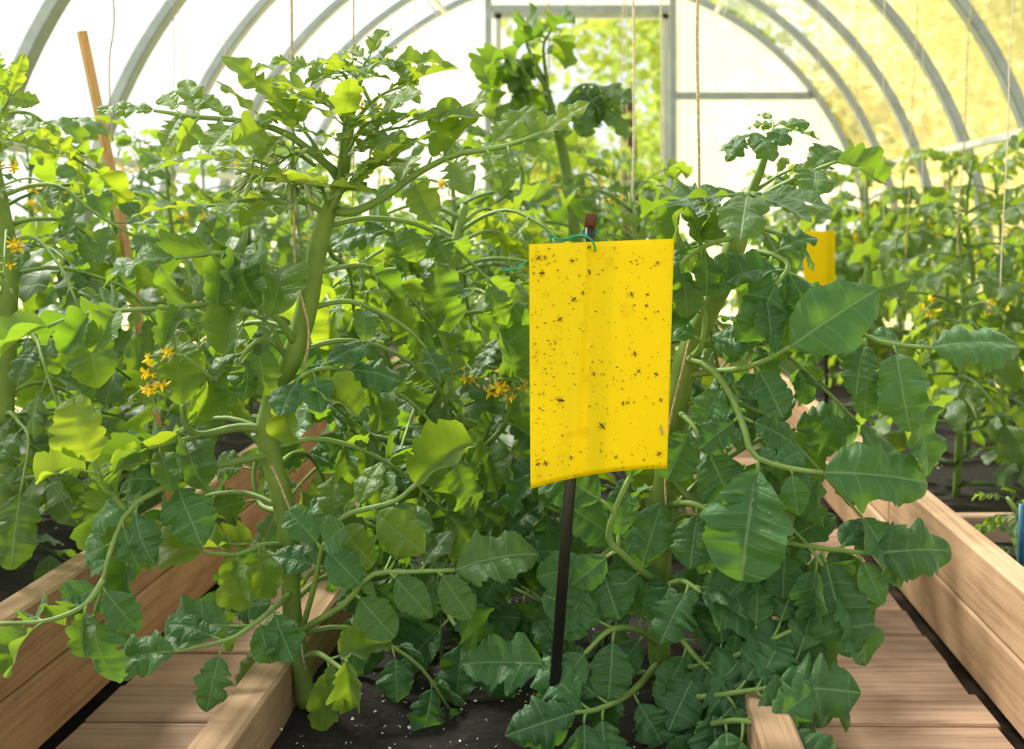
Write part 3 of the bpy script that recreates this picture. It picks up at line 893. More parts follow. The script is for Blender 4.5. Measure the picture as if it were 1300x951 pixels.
make_leaf(D, P3((838, 740, YD), (818, 728, 1.42), (792, 705, 1.39), (773, 683, 1.38), (782, 645, 1.37), (800, 605, 1.37)), 0.06, ((.3, .07, .06), (.5, .055, .05), (.75, .0, .08)), (0.05, -1, .3), 'ovate', 'ovate', 'old_shaded', 55, .005, .003, .25, .1, tdir=(.2, 0, 1))
make_leaf(D, P3((838, 750, YD), (850, 742, 1.43), (868, 738, 1.39), (890, 752, 1.37)), 0.098, ((.4, .05, .0), (.85, .06, .06)), (0.1, -.85, .55), 'lobed', 'terminal', 'old_shaded', 56, .0045, .0024, .25, .3, tdir=(.85, -.05, -.42))
make_leaf(D, P3((838, 800, YD), (880, 790, 1.43), (940, 775, 1.41), (1000, 782, 1.38)), 0.085, ((.4, .06, .06), (.75, .06, .07)), (0.1, -1, .4), 'ovate', 'ovate', 'old_shaded', 57, .0045, .0024, .25, .3, tdir=(.5, -.05, -.85))
make_leaf(D, P3((838, 820, YD), (810, 800, 1.42), (775, 800, 1.38), (742, 830, 1.36)), 0.06, ((.3, .06, .06), (.65, .07, .06)), (-.1, -1, .4), 'ovate', 'ovate', 'old_shaded', 58, .0045, .0024, .3, .3)
make_leaf(D, P3((838, 860, YD), (780, 850, 1.40), (720, 848, 1.38), (690, 843, 1.37)), 0.095, ((.45, .06, .06), (.75, .055, .06)), (0, -.8, .6), 'lobed', 'terminal', 'old_shaded', 59, .0045, .0024, .25, .2, tdir=(-1, 0, .08))
make_leaf(D, P3((838, 700, YD), (800, 690, 1.44), (765, 705, 1.40), (742, 745, 1.38)), 0.06, ((.4, .065, .06), (.75, .06, .055)), (0, -1, .3), 'ovate', 'ovate', 'old_shaded', 60, .0045, .0024, .3, .3)
make_leaf(D, P3((840, 780, YD), (880, 830, 1.41), (900, 850, 1.38)), 0.08, ((.4, .06, .07), (.8, .07, .07)), (.1, -1, .4), 'ovate', 'lobed', 'old_shaded', 61, .0045, .0024, .3, .3)
make_leaf(D, P3((845, 640, YD), (880, 640, 1.42), (905, 655, 1.40), (925, 690, 1.39)), 0.09, ((.45, .06, .06), (.8, .05, .06)), (-.1, -1, .35), 'ovate', 'lobed', 'old_shaded', 62, .0045, .0024, .3, .3)
make_leaf(D, P3((870, 460, YD), (890, 440, 1.43), (895, 400, 1.42), (880, 375, 1.41)), 0.06, ((.4, .055, .05), (.75, .06, .055)), (-.1, -.9, .5), 'ovate', 'lobed', 'old_shaded', 63, .0045, .0024, .3, .2)
make_leaf(D, P3((858, 520, YD), (880, 540, 1.42), (900, 575, 1.40)), 0.07, ((.5, .06, .055),), (-.1, -1, .3), 'ovate', 'ovate', 'old_shaded', 64, .0045, .0024, .3, .3)
make_leaf(D, P3((838, 850, YD), (890, 846, 1.40), (950, 826, 1.37), (1005, 800, 1.36)), 0.085, ((.3, .07, .07), (.5, .08, .08), (.68, .075, .08), (.86, .07, .075)), (.1, -1, .45), 'lobed', 'ovate', 'old_shaded', 65, .0045, .0024, .3, .4, tdir=(.35, -.1, -.9))
make_leaf(D, P3((840, 870, YD), (880, 885, 1.38), (930, 880, 1.34), (985, 872, 1.32)), 0.09, ((.3, .07, .07), (.5, .08, .08), (.7, .08, .08), (.88, .075, .07)), (.1, -1, .6), 'lobed', 'lobed', 'old_shaded', 66, .0045, .0024, .3, .4)
make_leaf(D, P3((840, 690, YD), (900, 720, 1.43), (960, 745, 1.41), (1010, 740, 1.40)), 0.085, ((.3, .07, .07), (.5, .075, .075), (.7, .07, .08), (.88, .07, .07)), (.1, -1, .5), 'lobed', 'lobed', 'old_shaded', 67, .0045, .0024, .3, .4)
make_leaf(D, P3((842, 660, YD), (900, 600, 1.50), (960, 560, 1.52), (1010, 545, 1.52)), 0.085, ((.3, .07, .07), (.5, .075, .075), (.7, .07, .08), (.88, .07, .07)), (.1, -1, .5), 'lobed', 'lobed', 'old_shaded', 68, .0045, .0024, .3, .4)
make_leaf(D, P3((838, 840, YD), (800, 880, 1.38), (760, 900, 1.34), (730, 905, 1.32)), 0.08, ((.4, .07, .07), (.65, .075, .075), (.88, .07, .07)), (-.1, -1, .6), 'lobed', 'lobed', 'old_shaded', 69, .0045, .0024, .3, .4)
make_leaf(D, P3((845, 905, 1.44), (890, 920, 1.36), (940, 915, 1.30), (985, 930, 1.27)), 0.08, ((.35, .07, .07), (.55, .075, .075), (.72, .075, .075), (.9, .07, .07)), (.1, -1, .8), 'lobed', 'lobed', 'old_shaded', 90, .0045, .0024, .3, .4)
make_leaf(D, P3((842, 880, YD), (900, 868, 1.40), (960, 858, 1.36), (1015, 850, 1.34)), 0.075, ((.35, .07, .07), (.55, .07, .07), (.72, .075, .075), (.9, .07, .07)), (.1, -1, .6), 'lobed', 'ovate', 'old_shaded', 91, .0045, .0024, .3, .5, tdir=(.5, 0, -.8))
# top leaves of D
make_leaf(D, P3((940, 278, YD), (948, 256, 1.41), (950, 246, 1.35), (948, 248, 1.29)), 0.085, ((.5, .075, .07), (.72, .085, .08), (.93, .08, .075)), (.0, -.35, 1), 'spread', 'terminal', 'leaf', 70, .0055, .003, .2, .12, tdir=(-.15, -.8, -.3))
make_leaf(D, P3((940, 276, YD), (975, 245, 1.43), (1020, 222, 1.41), (1062, 205, 1.39)), 0.062, ((.5, .04, .04), (.78, .06, .065)), (.1, -.5, 1), 'lobed', 'rolled', 'leaf', 71, .0042, .002, .35, .3, tdir=(1, -.2, -.25))
make_leaf(D, P3((938, 285, YD), (905, 260, 1.44), (880, 252, 1.42), (868, 262, 1.41)), 0.05, ((.5, .04, .05), (.8, .05, .05)), (-.1, -.5, 1), 'rolled', 'rolled', 'leaf', 72, .004, .002, .5, .3)
make_leaf(D, P3((976, 180, 1.45), (960, 170, 1.43), (945, 174, 1.42)), 0.038, ((.6, .04, .04),), (-.2, -.6, 1), 'lobed', 'lobed', 'leaf', 73, .0025, .0013, .3, .3)
make_leaf(D, P3((976, 180, 1.45), (992, 164, 1.44), (1005, 165, 1.43)), 0.035, ((.5, .035, .035),), (.2, -.4, 1), 'lobed', 'spiky', 'leaf', 74, .0025, .0013, .3, .2, tdir=(1, 0, -.25))
make_leaf(D, P3((976, 178, 1.45), (982, 160, 1.47), (978, 152, 1.48)), 0.035, ((.5, .03, .03),), (0, -.6, 1), 'lobed', 'spiky', 'young_lit', 75, .0022, .0013, .3, .1)
make_leaf(D, P3((955, 245, 1.46), (985, 225, 1.45), (1005, 215, 1.44)), 0.035, ((.5, .035, .03),), (0, -.7, .8), 'spiky', 'lobed', 'young_lit', 76, .0025, .0013, .3, .1)
make_leaf(D, P3((938, 290, YD), (965, 290, 1.50), (1000, 300, 1.52)), 0.07, ((.5, .05, .05), (.8, .05, .05)), (0, -.5, 1), 'lobed', 'terminal', 'leaf', 77, .004, .002, .4, .3)
make_leaf(D, P3((935, 300, YD), (900, 310, 1.43), (870, 330, 1.41), (858, 350, 1.41)), 0.06, ((.4, .055, .05), (.75, .06, .05)), (0, -.8, .7), 'lobed', 'lobed', 'leaf', 78, .004, .002, .4, .3)
make_leaf(D, P3((930, 320, YD), (980, 370, 1.47), (1040, 400, 1.46), (1085, 380, 1.45)), 0.07, ((.5, .055, .05), (.75, .055, .05)), (0, -.8, .6), 'lobed', 'terminal', 'leaf', 79, .004, .002, .4, .3)
truss(D, P3((900, 330, 1.47), (870, 270, 1.44), (858, 250, 1.43), (852, 275, 1.43)), 2, 14, 6, .009, .01, .024)
for k in range(18):
    b0 = ptsD[5 + int(k * 2.3)]
    az = rnd.uniform(0.1, math.pi - 0.1) if k % 3 else rnd.uniform(-0.6, 0.3)
    auto_leaf(D, b0, az, rnd.uniform(0.22, 0.3), 0.3, 0.7, 200 + k, 'old_shaded', 0.1, 1.0)

# ================================================================== plant B: between, behind the front pair
def mid_plant(label, P, r, nl, seed, l0, l1, mat, rolled, azr=(0, 6.283), start=0.1, sc=1.0, nfl=2, end=0.97):
    rg = random.Random(seed)
    pl = new_plant(P[0] + UP * 0.01, label)
    _, pts = stem_part(pl, P, r, samples=40, n=8)
    for k in range(nl):
        t = start + (end - start) * (k + 0.5) / nl
        b0 = pts[int(t * 39)]
        az = azr[0] + (azr[1] - azr[0]) * ((k * 0.382 + rg.uniform(-.08, .08)) % 1.0)
        taper = 1.0 if t < 0.7 else 1.0 - 1.2 * (t - 0.7)
        auto_leaf(pl, b0, az, rg.uniform(l0, l1) * taper, 0.35 + 0.5 * max(0, t - .6), 0.7 - 0.4 * max(0, t - .6), seed * 100 + k,
                  'young_lit' if t > 0.75 and mat != 'old_shaded' else mat, rolled, sc * (0.75 + 0.25 * taper))
    for k in range(nfl):
        b0 = pts[int((0.55 + 0.2 * k) * 39)]
        az = rg.uniform(3.6, 5.8)
        h = Vector((math.cos(az), math.sin(az), 0))
        truss(pl, [b0, b0 + h * 0.06 + UP * .02, b0 + h * 0.12 - UP * 0.01, b0 + h * 0.15 - UP * .04], 4, 6, seed + k, .011, .009, .024)
    return pl, pts


B, ptsB = mid_plant('tomato plant half hidden behind the yellow trap and the front stem, with pale dusty stalks',
                    P3((565, 790, 1.82), (560, 700, 1.82), (548, 560, 1.82), (560, 430, 1.82), (575, 330, 1.82), (590, 260, 1.83)), (0.012, 0.012, 0.006), 34, 11, .24, .34, 'leaf', 0.45, sc=1.05)
# pale stalks facing the lens in the gap left of the trap
make_leaf(B, P3((548, 545, 1.82), (535, 530, 1.70), (560, 490, 1.64), (566, 440, 1.62), (566, 425, 1.61)), 0.095, ((.5, .04, .05), (.78, .04, .0)), (0.1, -1, .4), 'lobed', 'terminal', 'leaf', 300, .005, .003, .3, .2, tdir=(-.1, -.1, 1))
make_leaf(B, P3((555, 470, 1.80), (510, 490, 1.68), (490, 450, 1.64), (492, 425, 1.63)), 0.07, ((.6, .06, .06), (.85, .06, .06)), (-.1, -.9, .6), 'rolled', 'rolled', 'leaf', 301, .005, .003, .4, .2, tdir=(.05, -.2, 1))
make_leaf(B, P3((552, 560, 1.80), (500, 560, 1.66), (440, 540, 1.60), (405, 490, 1.58)), 0.09, ((.45, .06, .075), (.7, .07, .065)), (0, -.8, .7), 'ovate', 'ovate', 'old_shaded', 302, .0045, .0026, .4, .2)
make_leaf(B, P3((562, 400, 1.80), (520, 330, 1.66), (505, 300, 1.62), (490, 292, 1.60)), 0.08, ((.5, .055, .055), (.8, .05, .06)), (0, -.7, .8), 'rolled', 'terminal', 'leaf', 303, .0045, .0026, .4, .2, tdir=(-1, -.2, -.05))
make_leaf(B, P3((556, 620, 1.80), (600, 580, 1.62), (640, 540, 1.56), (650, 490, 1.54)), 0.08, ((.45, .06, .06), (.72, .06, .06)), (0, -.8, .6), 'rolled', 'rolled', 'leaf', 304, .0045, .0026, .45, .2)
make_leaf(B, P3((560, 680, 1.82), (610, 690, 1.62), (650, 700, 1.58), (640, 720, 1.56)), 0.07, ((.5, .06, .06), (.8, .06, .06)), (0, -.9, .5), 'lobed', 'terminal', 'old_shaded', 305, .0045, .0026, .35, .3)
make_leaf(B, P3((564, 770, 1.82), (580, 720, 1.70), (610, 715, 1.62), (635, 722, 1.58)), .085, ((.45, .06, .065), (.72, .07, .07)), (.1, -.9, .55), 'lobed', 'terminal', 'old_shaded', 306, .0045, .0026, .3, .3, tdir=(.7, -.1, .5))
make_leaf(B, P3((564, 780, 1.82), (590, 750, 1.70), (640, 745, 1.64), (690, 765, 1.60)), .09, ((.4, .07, .07), (.62, .075, .075), (.85, .075, .07)), (.1, -.9, .55), 'lobed', 'terminal', 'old_shaded', 307, .0045, .0026, .3, .4, tdir=(-.5, -.1, -.7))
make_leaf(B, P3((562, 740, 1.82), (530, 720, 1.70), (500, 735, 1.62), (480, 770, 1.58)), .085, ((.4, .07, .065), (.65, .07, .07), (.85, .065, .065)), (-.1, -.9, .55), 'ovate', 'lobed', 'old_shaded', 308, .0045, .0026, .3, .4)
make_leaf(B, P3((564, 775, 1.82), (560, 760, 1.66), (575, 790, 1.56), (600, 815, 1.52)), .085, ((.4, .07, .065), (.65, .07, .07), (.85, .07, .07)), (0, -.8, .7), 'lobed', 'terminal', 'old_shaded', 309, .0045, .0026, .3, .35)
make_leaf(B, P3((560, 690, 1.82), (520, 650, 1.68), (555, 620, 1.62), (600, 640, 1.60)), .08, ((.4, .065, .06), (.65, .065, .065), (.85, .065, .065)), (.1, -.9, .5), 'lobed', 'terminal', 'leaf', 310, .0045, .0026, .35, .35)
make_leaf(B, P3((562, 720, 1.82), (620, 660, 1.68), (670, 640, 1.62), (710, 650, 1.60)), .08, ((.35, .065, .06), (.6, .07, .065), (.85, .065, .065)), (.1, -.9, .5), 'lobed', 'terminal', 'old_shaded', 311, .0045, .0026, .35, .35)
truss(B, P3((580, 520, 1.75), (620, 500, 1.58), (645, 480, 1.52), (655, 495, 1.50)), 7, 8, 9, .0125, .009, .026)

E, ptsE = mid_plant('tomato plant cut by the left edge of the picture, in the left bed', P3((2, 705, 1.72), (6, 560, 1.72), (10, 420, 1.72), (12, 330, 1.72), (0, 250, 1.72), (-14, 180, 1.72), (-18, 150, 1.72)),
                    (0.013, 0.012, 0.006), 20, 15, .2, .28, 'leaf', 0.3, nfl=2)
make_leaf(E, P3((-16, 165, 1.72), (-5, 150, 1.68), (8, 132, 1.65), (14, 118, 1.64)), .055, ((.5, .05, .05), (.85, .05, .06)), (.1, -.9, .4), 'spread', 'spread', 'young_lit', 340, .003, .002, .3, .05, tdir=(.3, 0, 1))
make_leaf(E, P3((-14, 180, 1.72), (0, 172, 1.68), (12, 178, 1.66)), .06, ((.6, .05, .05),), (.1, -.6, .8), 'spread', 'spread', 'young_lit', 341, .003, .002, .3, .05, tdir=(1, 0, -.2))

# tall plant C farther back with curled tip
Cc, ptsC = mid_plant('tall tomato plant behind the trap, its drooping curled tip under the doorway',
                     P3((760, 600, 2.7), (755, 480, 2.7), (738, 360, 2.7), (726, 270, 2.7), (716, 200, 2.7), (700, 140, 2.7), (690, 100, 2.7)), (0.013, 0.013, 0.012, 0.007), 24, 12, .24, .34, 'leaf', 0.55, start=.12, nfl=1, end=.6)
for k, (a, b_, c) in enumerate((((690, 100), (670, 60), (668, 38)), ((695, 110), (665, 80), (640, 75)), ((695, 110), (690, 60), (700, 38)), ((705, 150), (735, 110), (765, 110)),
                                ((708, 165), (740, 130), (770, 140)), ((700, 140), (665, 105), (648, 130)), ((712, 180), (690, 140), (680, 150)), ((710, 170), (745, 110), (745, 130)))):
    make_leaf(Cc, [W(*a, 2.7), W(*b_, 2.66), W(*c, 2.62)], .08, ((.45, .06, .06), (.75, .075, .07)), (.2 * (k % 3 - 1), -.6, .8), 'rolled' if k < 3 or k == 5 else 'lobed', 'rolled' if k < 3 else 'terminal', 'leaf', 330 + k,
              .005, .002, .5, .9)


# ================================================================== plants farther back: shared leaf meshes
def compound(seed, mat, curl=False):
    """A whole compound leaf of unit length along +Y, joined, for plants too far to part leaflets."""
    rg = random.Random(seed)
    g = MB()
    pts = [Vector((0.03 * math.sin(3 * t + seed), t * 0.72, 0.22 * t - 0.42 * t * t)) for t in [k / 9 for k in range(10)]]
    g.tube(pts, [0.013 - 0.007 * k / 9 for k in range(10)], 4)

    def leaflet(pos, d, nn, ln, **kw):
        X, Y_, Z = basis(d, nn)
        v, f, uv = leaflet_mesh(rg.randrange(9999), nu=8, nv=2, **kw)
        g.add([pos + X * q.x * ln + Y_ * q.y * ln + Z * q.z * ln for q in v], f, uv)
    T = (pts[-1] - pts[-3]).normalized()
    args = lambda: dict(wd=rg.uniform(.65, .85), n=3, lobe=rg.uniform(.2, .34), fold=rg.uniform(.1, .7 if curl else .35), droop=rg.uniform(.2, .9), curl=rg.uniform(-.4, .6 if curl else .1), wave=.07)
    leaflet(pts[-1], T - UP * .2, UP + rv(rg, .4), .34, **args())
    for fr, ln in ((4, .18), (6, .23), (8, .25)):
        for s in (1, -1):
            X, T_, Z = basis(pts[fr + 1] - pts[fr - 1], UP)
            d = (T_ * .45 + X * s * .9 - UP * rg.uniform(0.1, .6) + rv(rg, .2)).normalized()
            leaflet(pts[fr] + d * 0.03, d, UP + rv(rg, .6), ln * rg.uniform(.8, 1.2), **args())
    return g.mesh('leaf', mat)


FARL = [compound(900 + k, M['far'], k % 2 == 0) for k in range(10)]
FARO = [compound(950 + k, M['leaf'], k % 2 == 0) for k in range(6)]


def far_plant(x, y, h, label, group, seed, nl=26, l0=.2, l1=.32, lean=0.04, lib=None, fl=True):
    rg = random.Random(seed)
    lib = lib or FARL
    pl = new_plant((x, y, SOIL - 0.01), label, group)
    P = [Vector((x, y, SOIL - 0.02))]
    dx, dy = rg.uniform(-lean, lean), rg.uniform(-lean, lean)
    for k in range(1, 6):
        t = k / 5
        P.append(Vector((x + dx * t + rg.uniform(-.012, .012), y + dy * t + rg.uniform(-.012, .012), SOIL + h * t)))
    _, pts = stem_part(pl, P, (.008, .008, .003), n=6, samples=18)
    for k in range(nl):
        t = 0.1 + 0.9 * (k + rg.random()) / nl
        b0 = pts[min(17, int(t * 17))]
        az = k * 2.4 + rg.uniform(-.4, .4)
        ln = rg.uniform(l0, l1) * (1.0 if t < .75 else 1.0 - 1.6 * (t - .75))
        el = rg.uniform(-0.1, 0.5) + (0.6 if t > .9 else 0)
        d = Vector((math.cos(az) * math.cos(el), math.sin(az) * math.cos(el), math.sin(el)))
        X, Y_, Z = basis(d, UP + rv(rg, .3))
        mw = Matrix(((X.x * ln, Y_.x * ln, Z.x * ln, b0.x - x), (X.y * ln, Y_.y * ln, Z.y * ln, b0.y - y), (X.z * ln, Y_.z * ln, Z.z * ln, b0.z - pl.location.z), (0, 0, 0, 1)))
        link('leaf', rg.choice(lib), pl, mw=mw)
    if fl:
        for k in range(2):
            b0 = pts[rg.choice((9, 11, 13, 15))]; az = rg.uniform(3.3, 6.1)
            hh = Vector((math.cos(az), math.sin(az), 0))
            truss(pl, [b0, b0 + hh * .07 + UP * .015, b0 + hh * .13 - UP * .02], 4, 3, seed + k, .012, .009, .03)
    return pl, pts


ORD = ['first', 'second', 'third', 'fourth', 'fifth', 'sixth', 'seventh', 'eighth', 'ninth']
# middle bed behind the big ones
spots = [(-0.27, 2.45, .72), (0.06, 2.25, .62), (-0.22, 3.05, .74), (0.05, 3.4, .74), (-0.25, 3.7, .8), (0.03, 4.2, .8), (-0.25, 4.5, .85), (0.04, 5.2, .85), (-0.25, 5.4, .9)]
for k, (x, y, h) in enumerate(spots):
    row = 'left' if x < -.1 else 'right'
    far_plant(x, y, h, 'tomato plant in the %s row of the middle bed, %s behind the front plants' % (row, ORD[k // 2] if row == 'right' else ORD[(k + 1) // 2]), 'tomato plants in the middle bed', 400 + k, 26, .24, .34, lib=FARL if k % 2 else FARO)
# right bed
rb = [(0.74, 2.62, .60), (1.10, 2.35, .62), (0.90, 3.08, .72), (1.12, 2.95, .74), (0.84, 3.95, .78), (1.13, 3.5, .74), (0.80, 4.35, .72), (1.12, 4.05, .8), (0.78, 4.65, .74), (1.1, 4.6, .78), (0.78, 5.2, .74), (1.1, 5.2, .76), (0.8, 5.8, .74)]
for k, (x, y, h) in enumerate(rb):
    row = 'path side' if x < .95 else 'wall side'
    far_plant(x, y, h, 'blurred tomato plant, %s on the %s of the right bed' % (ORD[k // 2], row), 'tomato plants in the right bed', 500 + k, 26, .22, .32)
# left bed
lb = [(-0.98, 1.98, .70), (-1.30, 1.85, .72), (-0.92, 2.40, .62), (-1.32, 2.35, .70), (-0.95, 2.85, .74), (-1.28, 2.9, .78), (-0.95, 3.4, .80), (-1.28, 3.45, .8), (-0.93, 3.95, .82), (-1.27, 4.0, .82), (-0.95, 4.6, .84), (-1.27, 4.7, .84), (-0.95, 5.3, .84)]
for k, (x, y, h) in enumerate(lb):
    row = 'path side' if x > -1.1 else 'wall side'
    pl, pts = far_plant(x, y, h, ('tomato plant, %s on the wall side of the left bed' % ORD[k // 2]) if x < -1.1 else ('tomato plant on the path side of the left bed, %s behind the edge-cut plant' % ORD[k // 2]), 'tomato plants in the left bed', 600 + k, 26, .24, .34, lib=FARL if k % 2 else FARO)
    if k in (0, 2):
        for q, (dx, dz, mt) in enumerate(((-.05, -.02, 'fruit_red'), (.0, .03, 'fruit_green'), (.03, -.03, 'fruit_green'))):
            bm = bmesh.new(); bmesh.ops.create_uvsphere(bm, u_segments=14, v_segments=10, radius=.027)
            for vv in bm.verts:
                vv.co.z *= 0.86
            me = bpy.data.meshes.new('fruit'); bm.to_mesh(me); bm.free()
            me.polygons.foreach_set('use_smooth', [True] * len(me.polygons)); me.materials.append(M[mt])
            o = link('fruit', me, pl, Vector((dx, -.06, .16 + dz)))
            if mt == 'fruit_red':
                o['label'] = 'ripening red fruit'


# ================================================================== trap on its stake
YT = 1.335
tr_ = link('sticky_trap', None, None, W(696, 950, YT)); tag(tr_, 'yellow sticky insect trap on a black stake, dotted with insects', 'insect trap')
TL = tr_.location
g = MB()
top, bot = W(749.5, 285, YT + .014), W(697, 962, YT + .014)
g.tube([bot - TL, (bot * .5 + top * .5) - TL, top - TL], [.0062, .0062, .0058], 10)
link('stake', g.mesh('stake', M['black']), tr_)
a, b_ = W(749.2, 288, YT + .014), W(750.4, 272, YT + .014)
g = MB(); g.tube([a - TL, (a + b_) / 2 - TL, b_ - TL], [.0062, .0066, .0064], 10)
o = link('stake_tip', g.mesh('stake_tip', M['rust']), tr_); o['label'] = 'rusty brown bare end of the stake'


def card_point(u, v):
    """u across, v down the card, from its corners in the photograph."""
    yt = YT + 0.0
    xl, xr_ = 671.5 + 2.0 * v, 856 - 9 * v
    px = xl + (xr_ - xl) * u
    yt0 = 310 - 7 * u
    yb0 = 621 - 26 * u
    # concave lower edge
    yb = 595 + 26 * (1 - u) ** 2.0 - 0 * u
    py = yt0 + (yb - yt0) * v
    # the card wraps lightly around the stake
    line = 746 - (746 - 727) * v
    ridge = math.exp(-((px - line) / (13.0 if px < line else 5.0)) ** 2)
    dep = -0.0065 * ridge - 0.016 * v * (1 - u) ** 2 + 0.006 * (u - .3) ** 2
    return W(px, py, yt + dep)


g = MB(); nu, nv_ = 60, 40
front, back, uvs = [], [], []
for j in range(nv_ + 1):
    for i in range(nu + 1):
        front.append(card_point(i / nu, j / nv_))
for q in front:
    back.append(q + Vector((0, 0.0007, 0)))
v = [q - TL for q in front + back]; nn = len(front); f = []
for j in range(nv_):
    for i in range(nu):
        k = j * (nu + 1) + i
        f.append((k, k + nu + 1, k + nu + 2, k + 1)); f.append((nn + k, nn + k + 1, nn + k + nu + 2, nn + k + nu + 1))
for i in range(nu):
    f.append((i, i + 1, nn + i + 1, nn + i)); k = nv_ * (nu + 1) + i; f.append((k, nn + k, nn + k + 1, k + 1))
for j in range(nv_):
    k = j * (nu + 1); f.append((k, nn + k, nn + k + nu + 1, k + nu + 1)); k += nu; f.append((k, k + nu + 1, nn + k + nu + 1, nn + k))
g.add(v, f)
link('card', g.mesh('card', M['card']), tr_)


def insect_geo(g, c, s, a, rg, wings):
    d = Vector((math.cos(a), 0, math.sin(a))); e = Vector((-math.sin(a), 0, math.cos(a))); n_ = Vector((0, -1, 0))
    g.tube([c - d * s, c - d * s * .3 + n_ * s * .2, c + d * s * .4 + n_ * s * .2, c + d * s], [s * .12, s * .32, s * .36, s * .12], 5, flat=.7)
    if wings:
        for sg in (1, -1):
            for t in (0, .5):
                b0 = c + d * s * (t - .2)
                g.tube([b0, b0 + e * sg * s * rg.uniform(.6, 1.1) + n_ * s * .15, b0 + e * sg * s * rg.uniform(.9, 1.6) + d * s * rg.uniform(-.6, .6)], [s * .07, s * .05, s * .03], 3)


big = [(684, 327, 5), (692, 327, 4), (688, 347, 5), (726, 331, 4), (748, 345, 5), (748, 314, 4), (728, 380, 5), (802, 374, 5), (711, 405, 5), (806, 449, 5), (712, 508, 6), (764, 540, 6), (754, 475, 4),
       (811, 471, 4), (833, 475, 4), (791, 512, 4), (839, 508, 4), (821, 388, 3.5), (693, 588, 5), (683, 589, 4), (837, 576, 5), (725, 581, 4), (797, 511, 3.5), (835, 334, 4), (782, 580, 3.5), (822, 374, 3.5), (740, 372, 4)]
rg = random.Random(5)
def on_card(px, py):
    v_ = (py - 306) / 292.0
    xl, xr_ = 671.5 + 2.0 * v_, 856 - 9 * v_
    u_ = min(.985, max(.015, (px - xl) / (xr_ - xl)))
    yt0 = 310 - 7 * u_; yb = 595 + 26 * (1 - u_) ** 2
    v_ = min(.99, max(.01, (py - yt0) / (yb - yt0)))
    return card_point(u_, v_) + Vector((0, -.0009, 0))
px_m = YT / FPX
for x, y, s in big:
    c = on_card(x, y) - TL
    g = MB(); insect_geo(g, Vector((0, 0, 0)), s * px_m * .8, rg.uniform(0, 6.28), rg, True)
    link('insect', g.mesh('insect', M['insect'], False), tr_, c)
g = MB()
for k in range(430):
    x = rg.uniform(674, 850); y = rg.uniform(312, 606)
    if rg.random() < .25:
        x = 676 + abs(rg.gauss(0, 18))
    c = on_card(x, y) - TL
    insect_geo(g, c, rg.choice((.7, .8, .9, 1.1, 1.3, 1.8)) * px_m, rg.uniform(0, 6.28), rg, rg.random() < .2)
o = link('stuck_midges', g.mesh('stuck_midges', M['insect'], False), tr_); tag(o, kind='stuff')
g = MB(); insect_geo(g, Vector((0, 0, 0)), 7 * px_m, 1.75, rg, False)
o = link('moth', g.mesh('moth', M['moth'], False), tr_, on_card(840, 546) - TL); o['label'] = 'pale grey moth stuck near the edge'
g = MB(); wire = P3((638, 344, YT), (655, 341, YT - .004), (671, 331, YT + .004), (690, 322, YT + .012), (715, 306, YT + .01), (727, 300, YT + .0), (741, 299, YT - .012), (752, 306, YT - .012), (756, 318, YT - .004), (752, 318, YT + .012))
g.tube([q - TL for q in spline(wire, 40)], .0011, 6)
wire2 = P3((700, 310, YT + .01), (699, 297, YT + .004), (706, 303, YT + .006), (722, 303, YT + .004), (735, 298, YT - .006), (742, 297, YT + .012), (758, 297, YT + .018), (757, 293, YT + .02), (742, 292, YT + .018), (736, 300, YT + .006))
g.tube([q - TL for q in spline(wire2, 40)], .0011, 6)
o = link('tie_wire', g.mesh('tie_wire', M['wire']), tr_); o['label'] = 'thin green wire tie'

# second trap, far right
Y2 = 3.68
t2 = link('sticky_trap', None, None, (W(1050, 400, Y2).x, Y2, SOIL)); tag(t2, 'small yellow sticky trap half hidden behind leaves on the right of the doorway', 'insect trap')
g = MB()
c0, c1 = W(1020, 293, Y2), W(1060, 400, Y2)
g.box(((c0.x + c1.x) / 2 - t2.location.x, 0, (c0.z + c1.z) / 2 - SOIL), (c1.x - c0.x, .0012, c0.z - c1.z))
link('card', g.mesh('card', M['card'], False), t2)
g = MB(); g.tube([(0.0, .008, -.02), (0, .008, .3), (0, .008, c0.z - SOIL + .02)], .005, 8)
link('stake', g.mesh('stake', M['black']), t2)


# ================================================================== strings, sticks
def string(px, Y, ybot, top_z, label, mat='twine', r=.0017, wob=.002, group='plant strings', pts=None, slant=0):
    rg = random.Random(int(px * 7 + ybot))
    a = W(px, ybot, Y)
    t = Vector((a.x + slant, Y, top_z))
    n = 14
    P = pts or [a.lerp(t, k / n) + Vector((rg.uniform(-wob, wob), rg.uniform(-wob, wob), 0)) * (1 if 0 < k < n else 0) for k in range(n + 1)]
    o0 = P[0]
    g = MB(); g.tube([q - o0 for q in spline(P, len(P) * 3)], r, 5)
    o = link('string', g.mesh('string', M[mat]), None, o0)
    tag(o, label, 'string', group)
    return o


# the one wound round the front stem
P = P3((388, 850, YA - .014), (378, 800, YA - .013), (372, 762, YA + .012), (392, 690, YA + .010), (372, 655, YA - .015), (349, 600, YA - .015), (335, 575, YA + .004), (352, 545, YA + .014), (376, 500, YA + .002), (385, 470, YA - .014),
       (392, 420, YA - .014), (378, 360, YA - .012), (374, 330, YA - .008), (373, 250, YA - .004), (371, 120, YA), (370, 0, YA), (369, -85, YA), (368, -280, YA))
P[-1].z = 1.80
string(370, YA, 850, 1.8, 'jute string wound around the thick front stem', pts=P, r=.0016)
string(448, 1.9, 330, 1.85, 'thin jute string just right of the front stem', r=.0013)
string(887, 1.47, 330, 1.93, 'jute string rising beside the right front plant', r=.0019)
string(845, 1.46, 640, .95, 'short jute string below the trap card on the right front plant', r=.0016, pts=P3((846, 650, 1.45), (845, 600, 1.45), (850, 540, 1.45), (866, 470, 1.45), (878, 420, 1.455)))
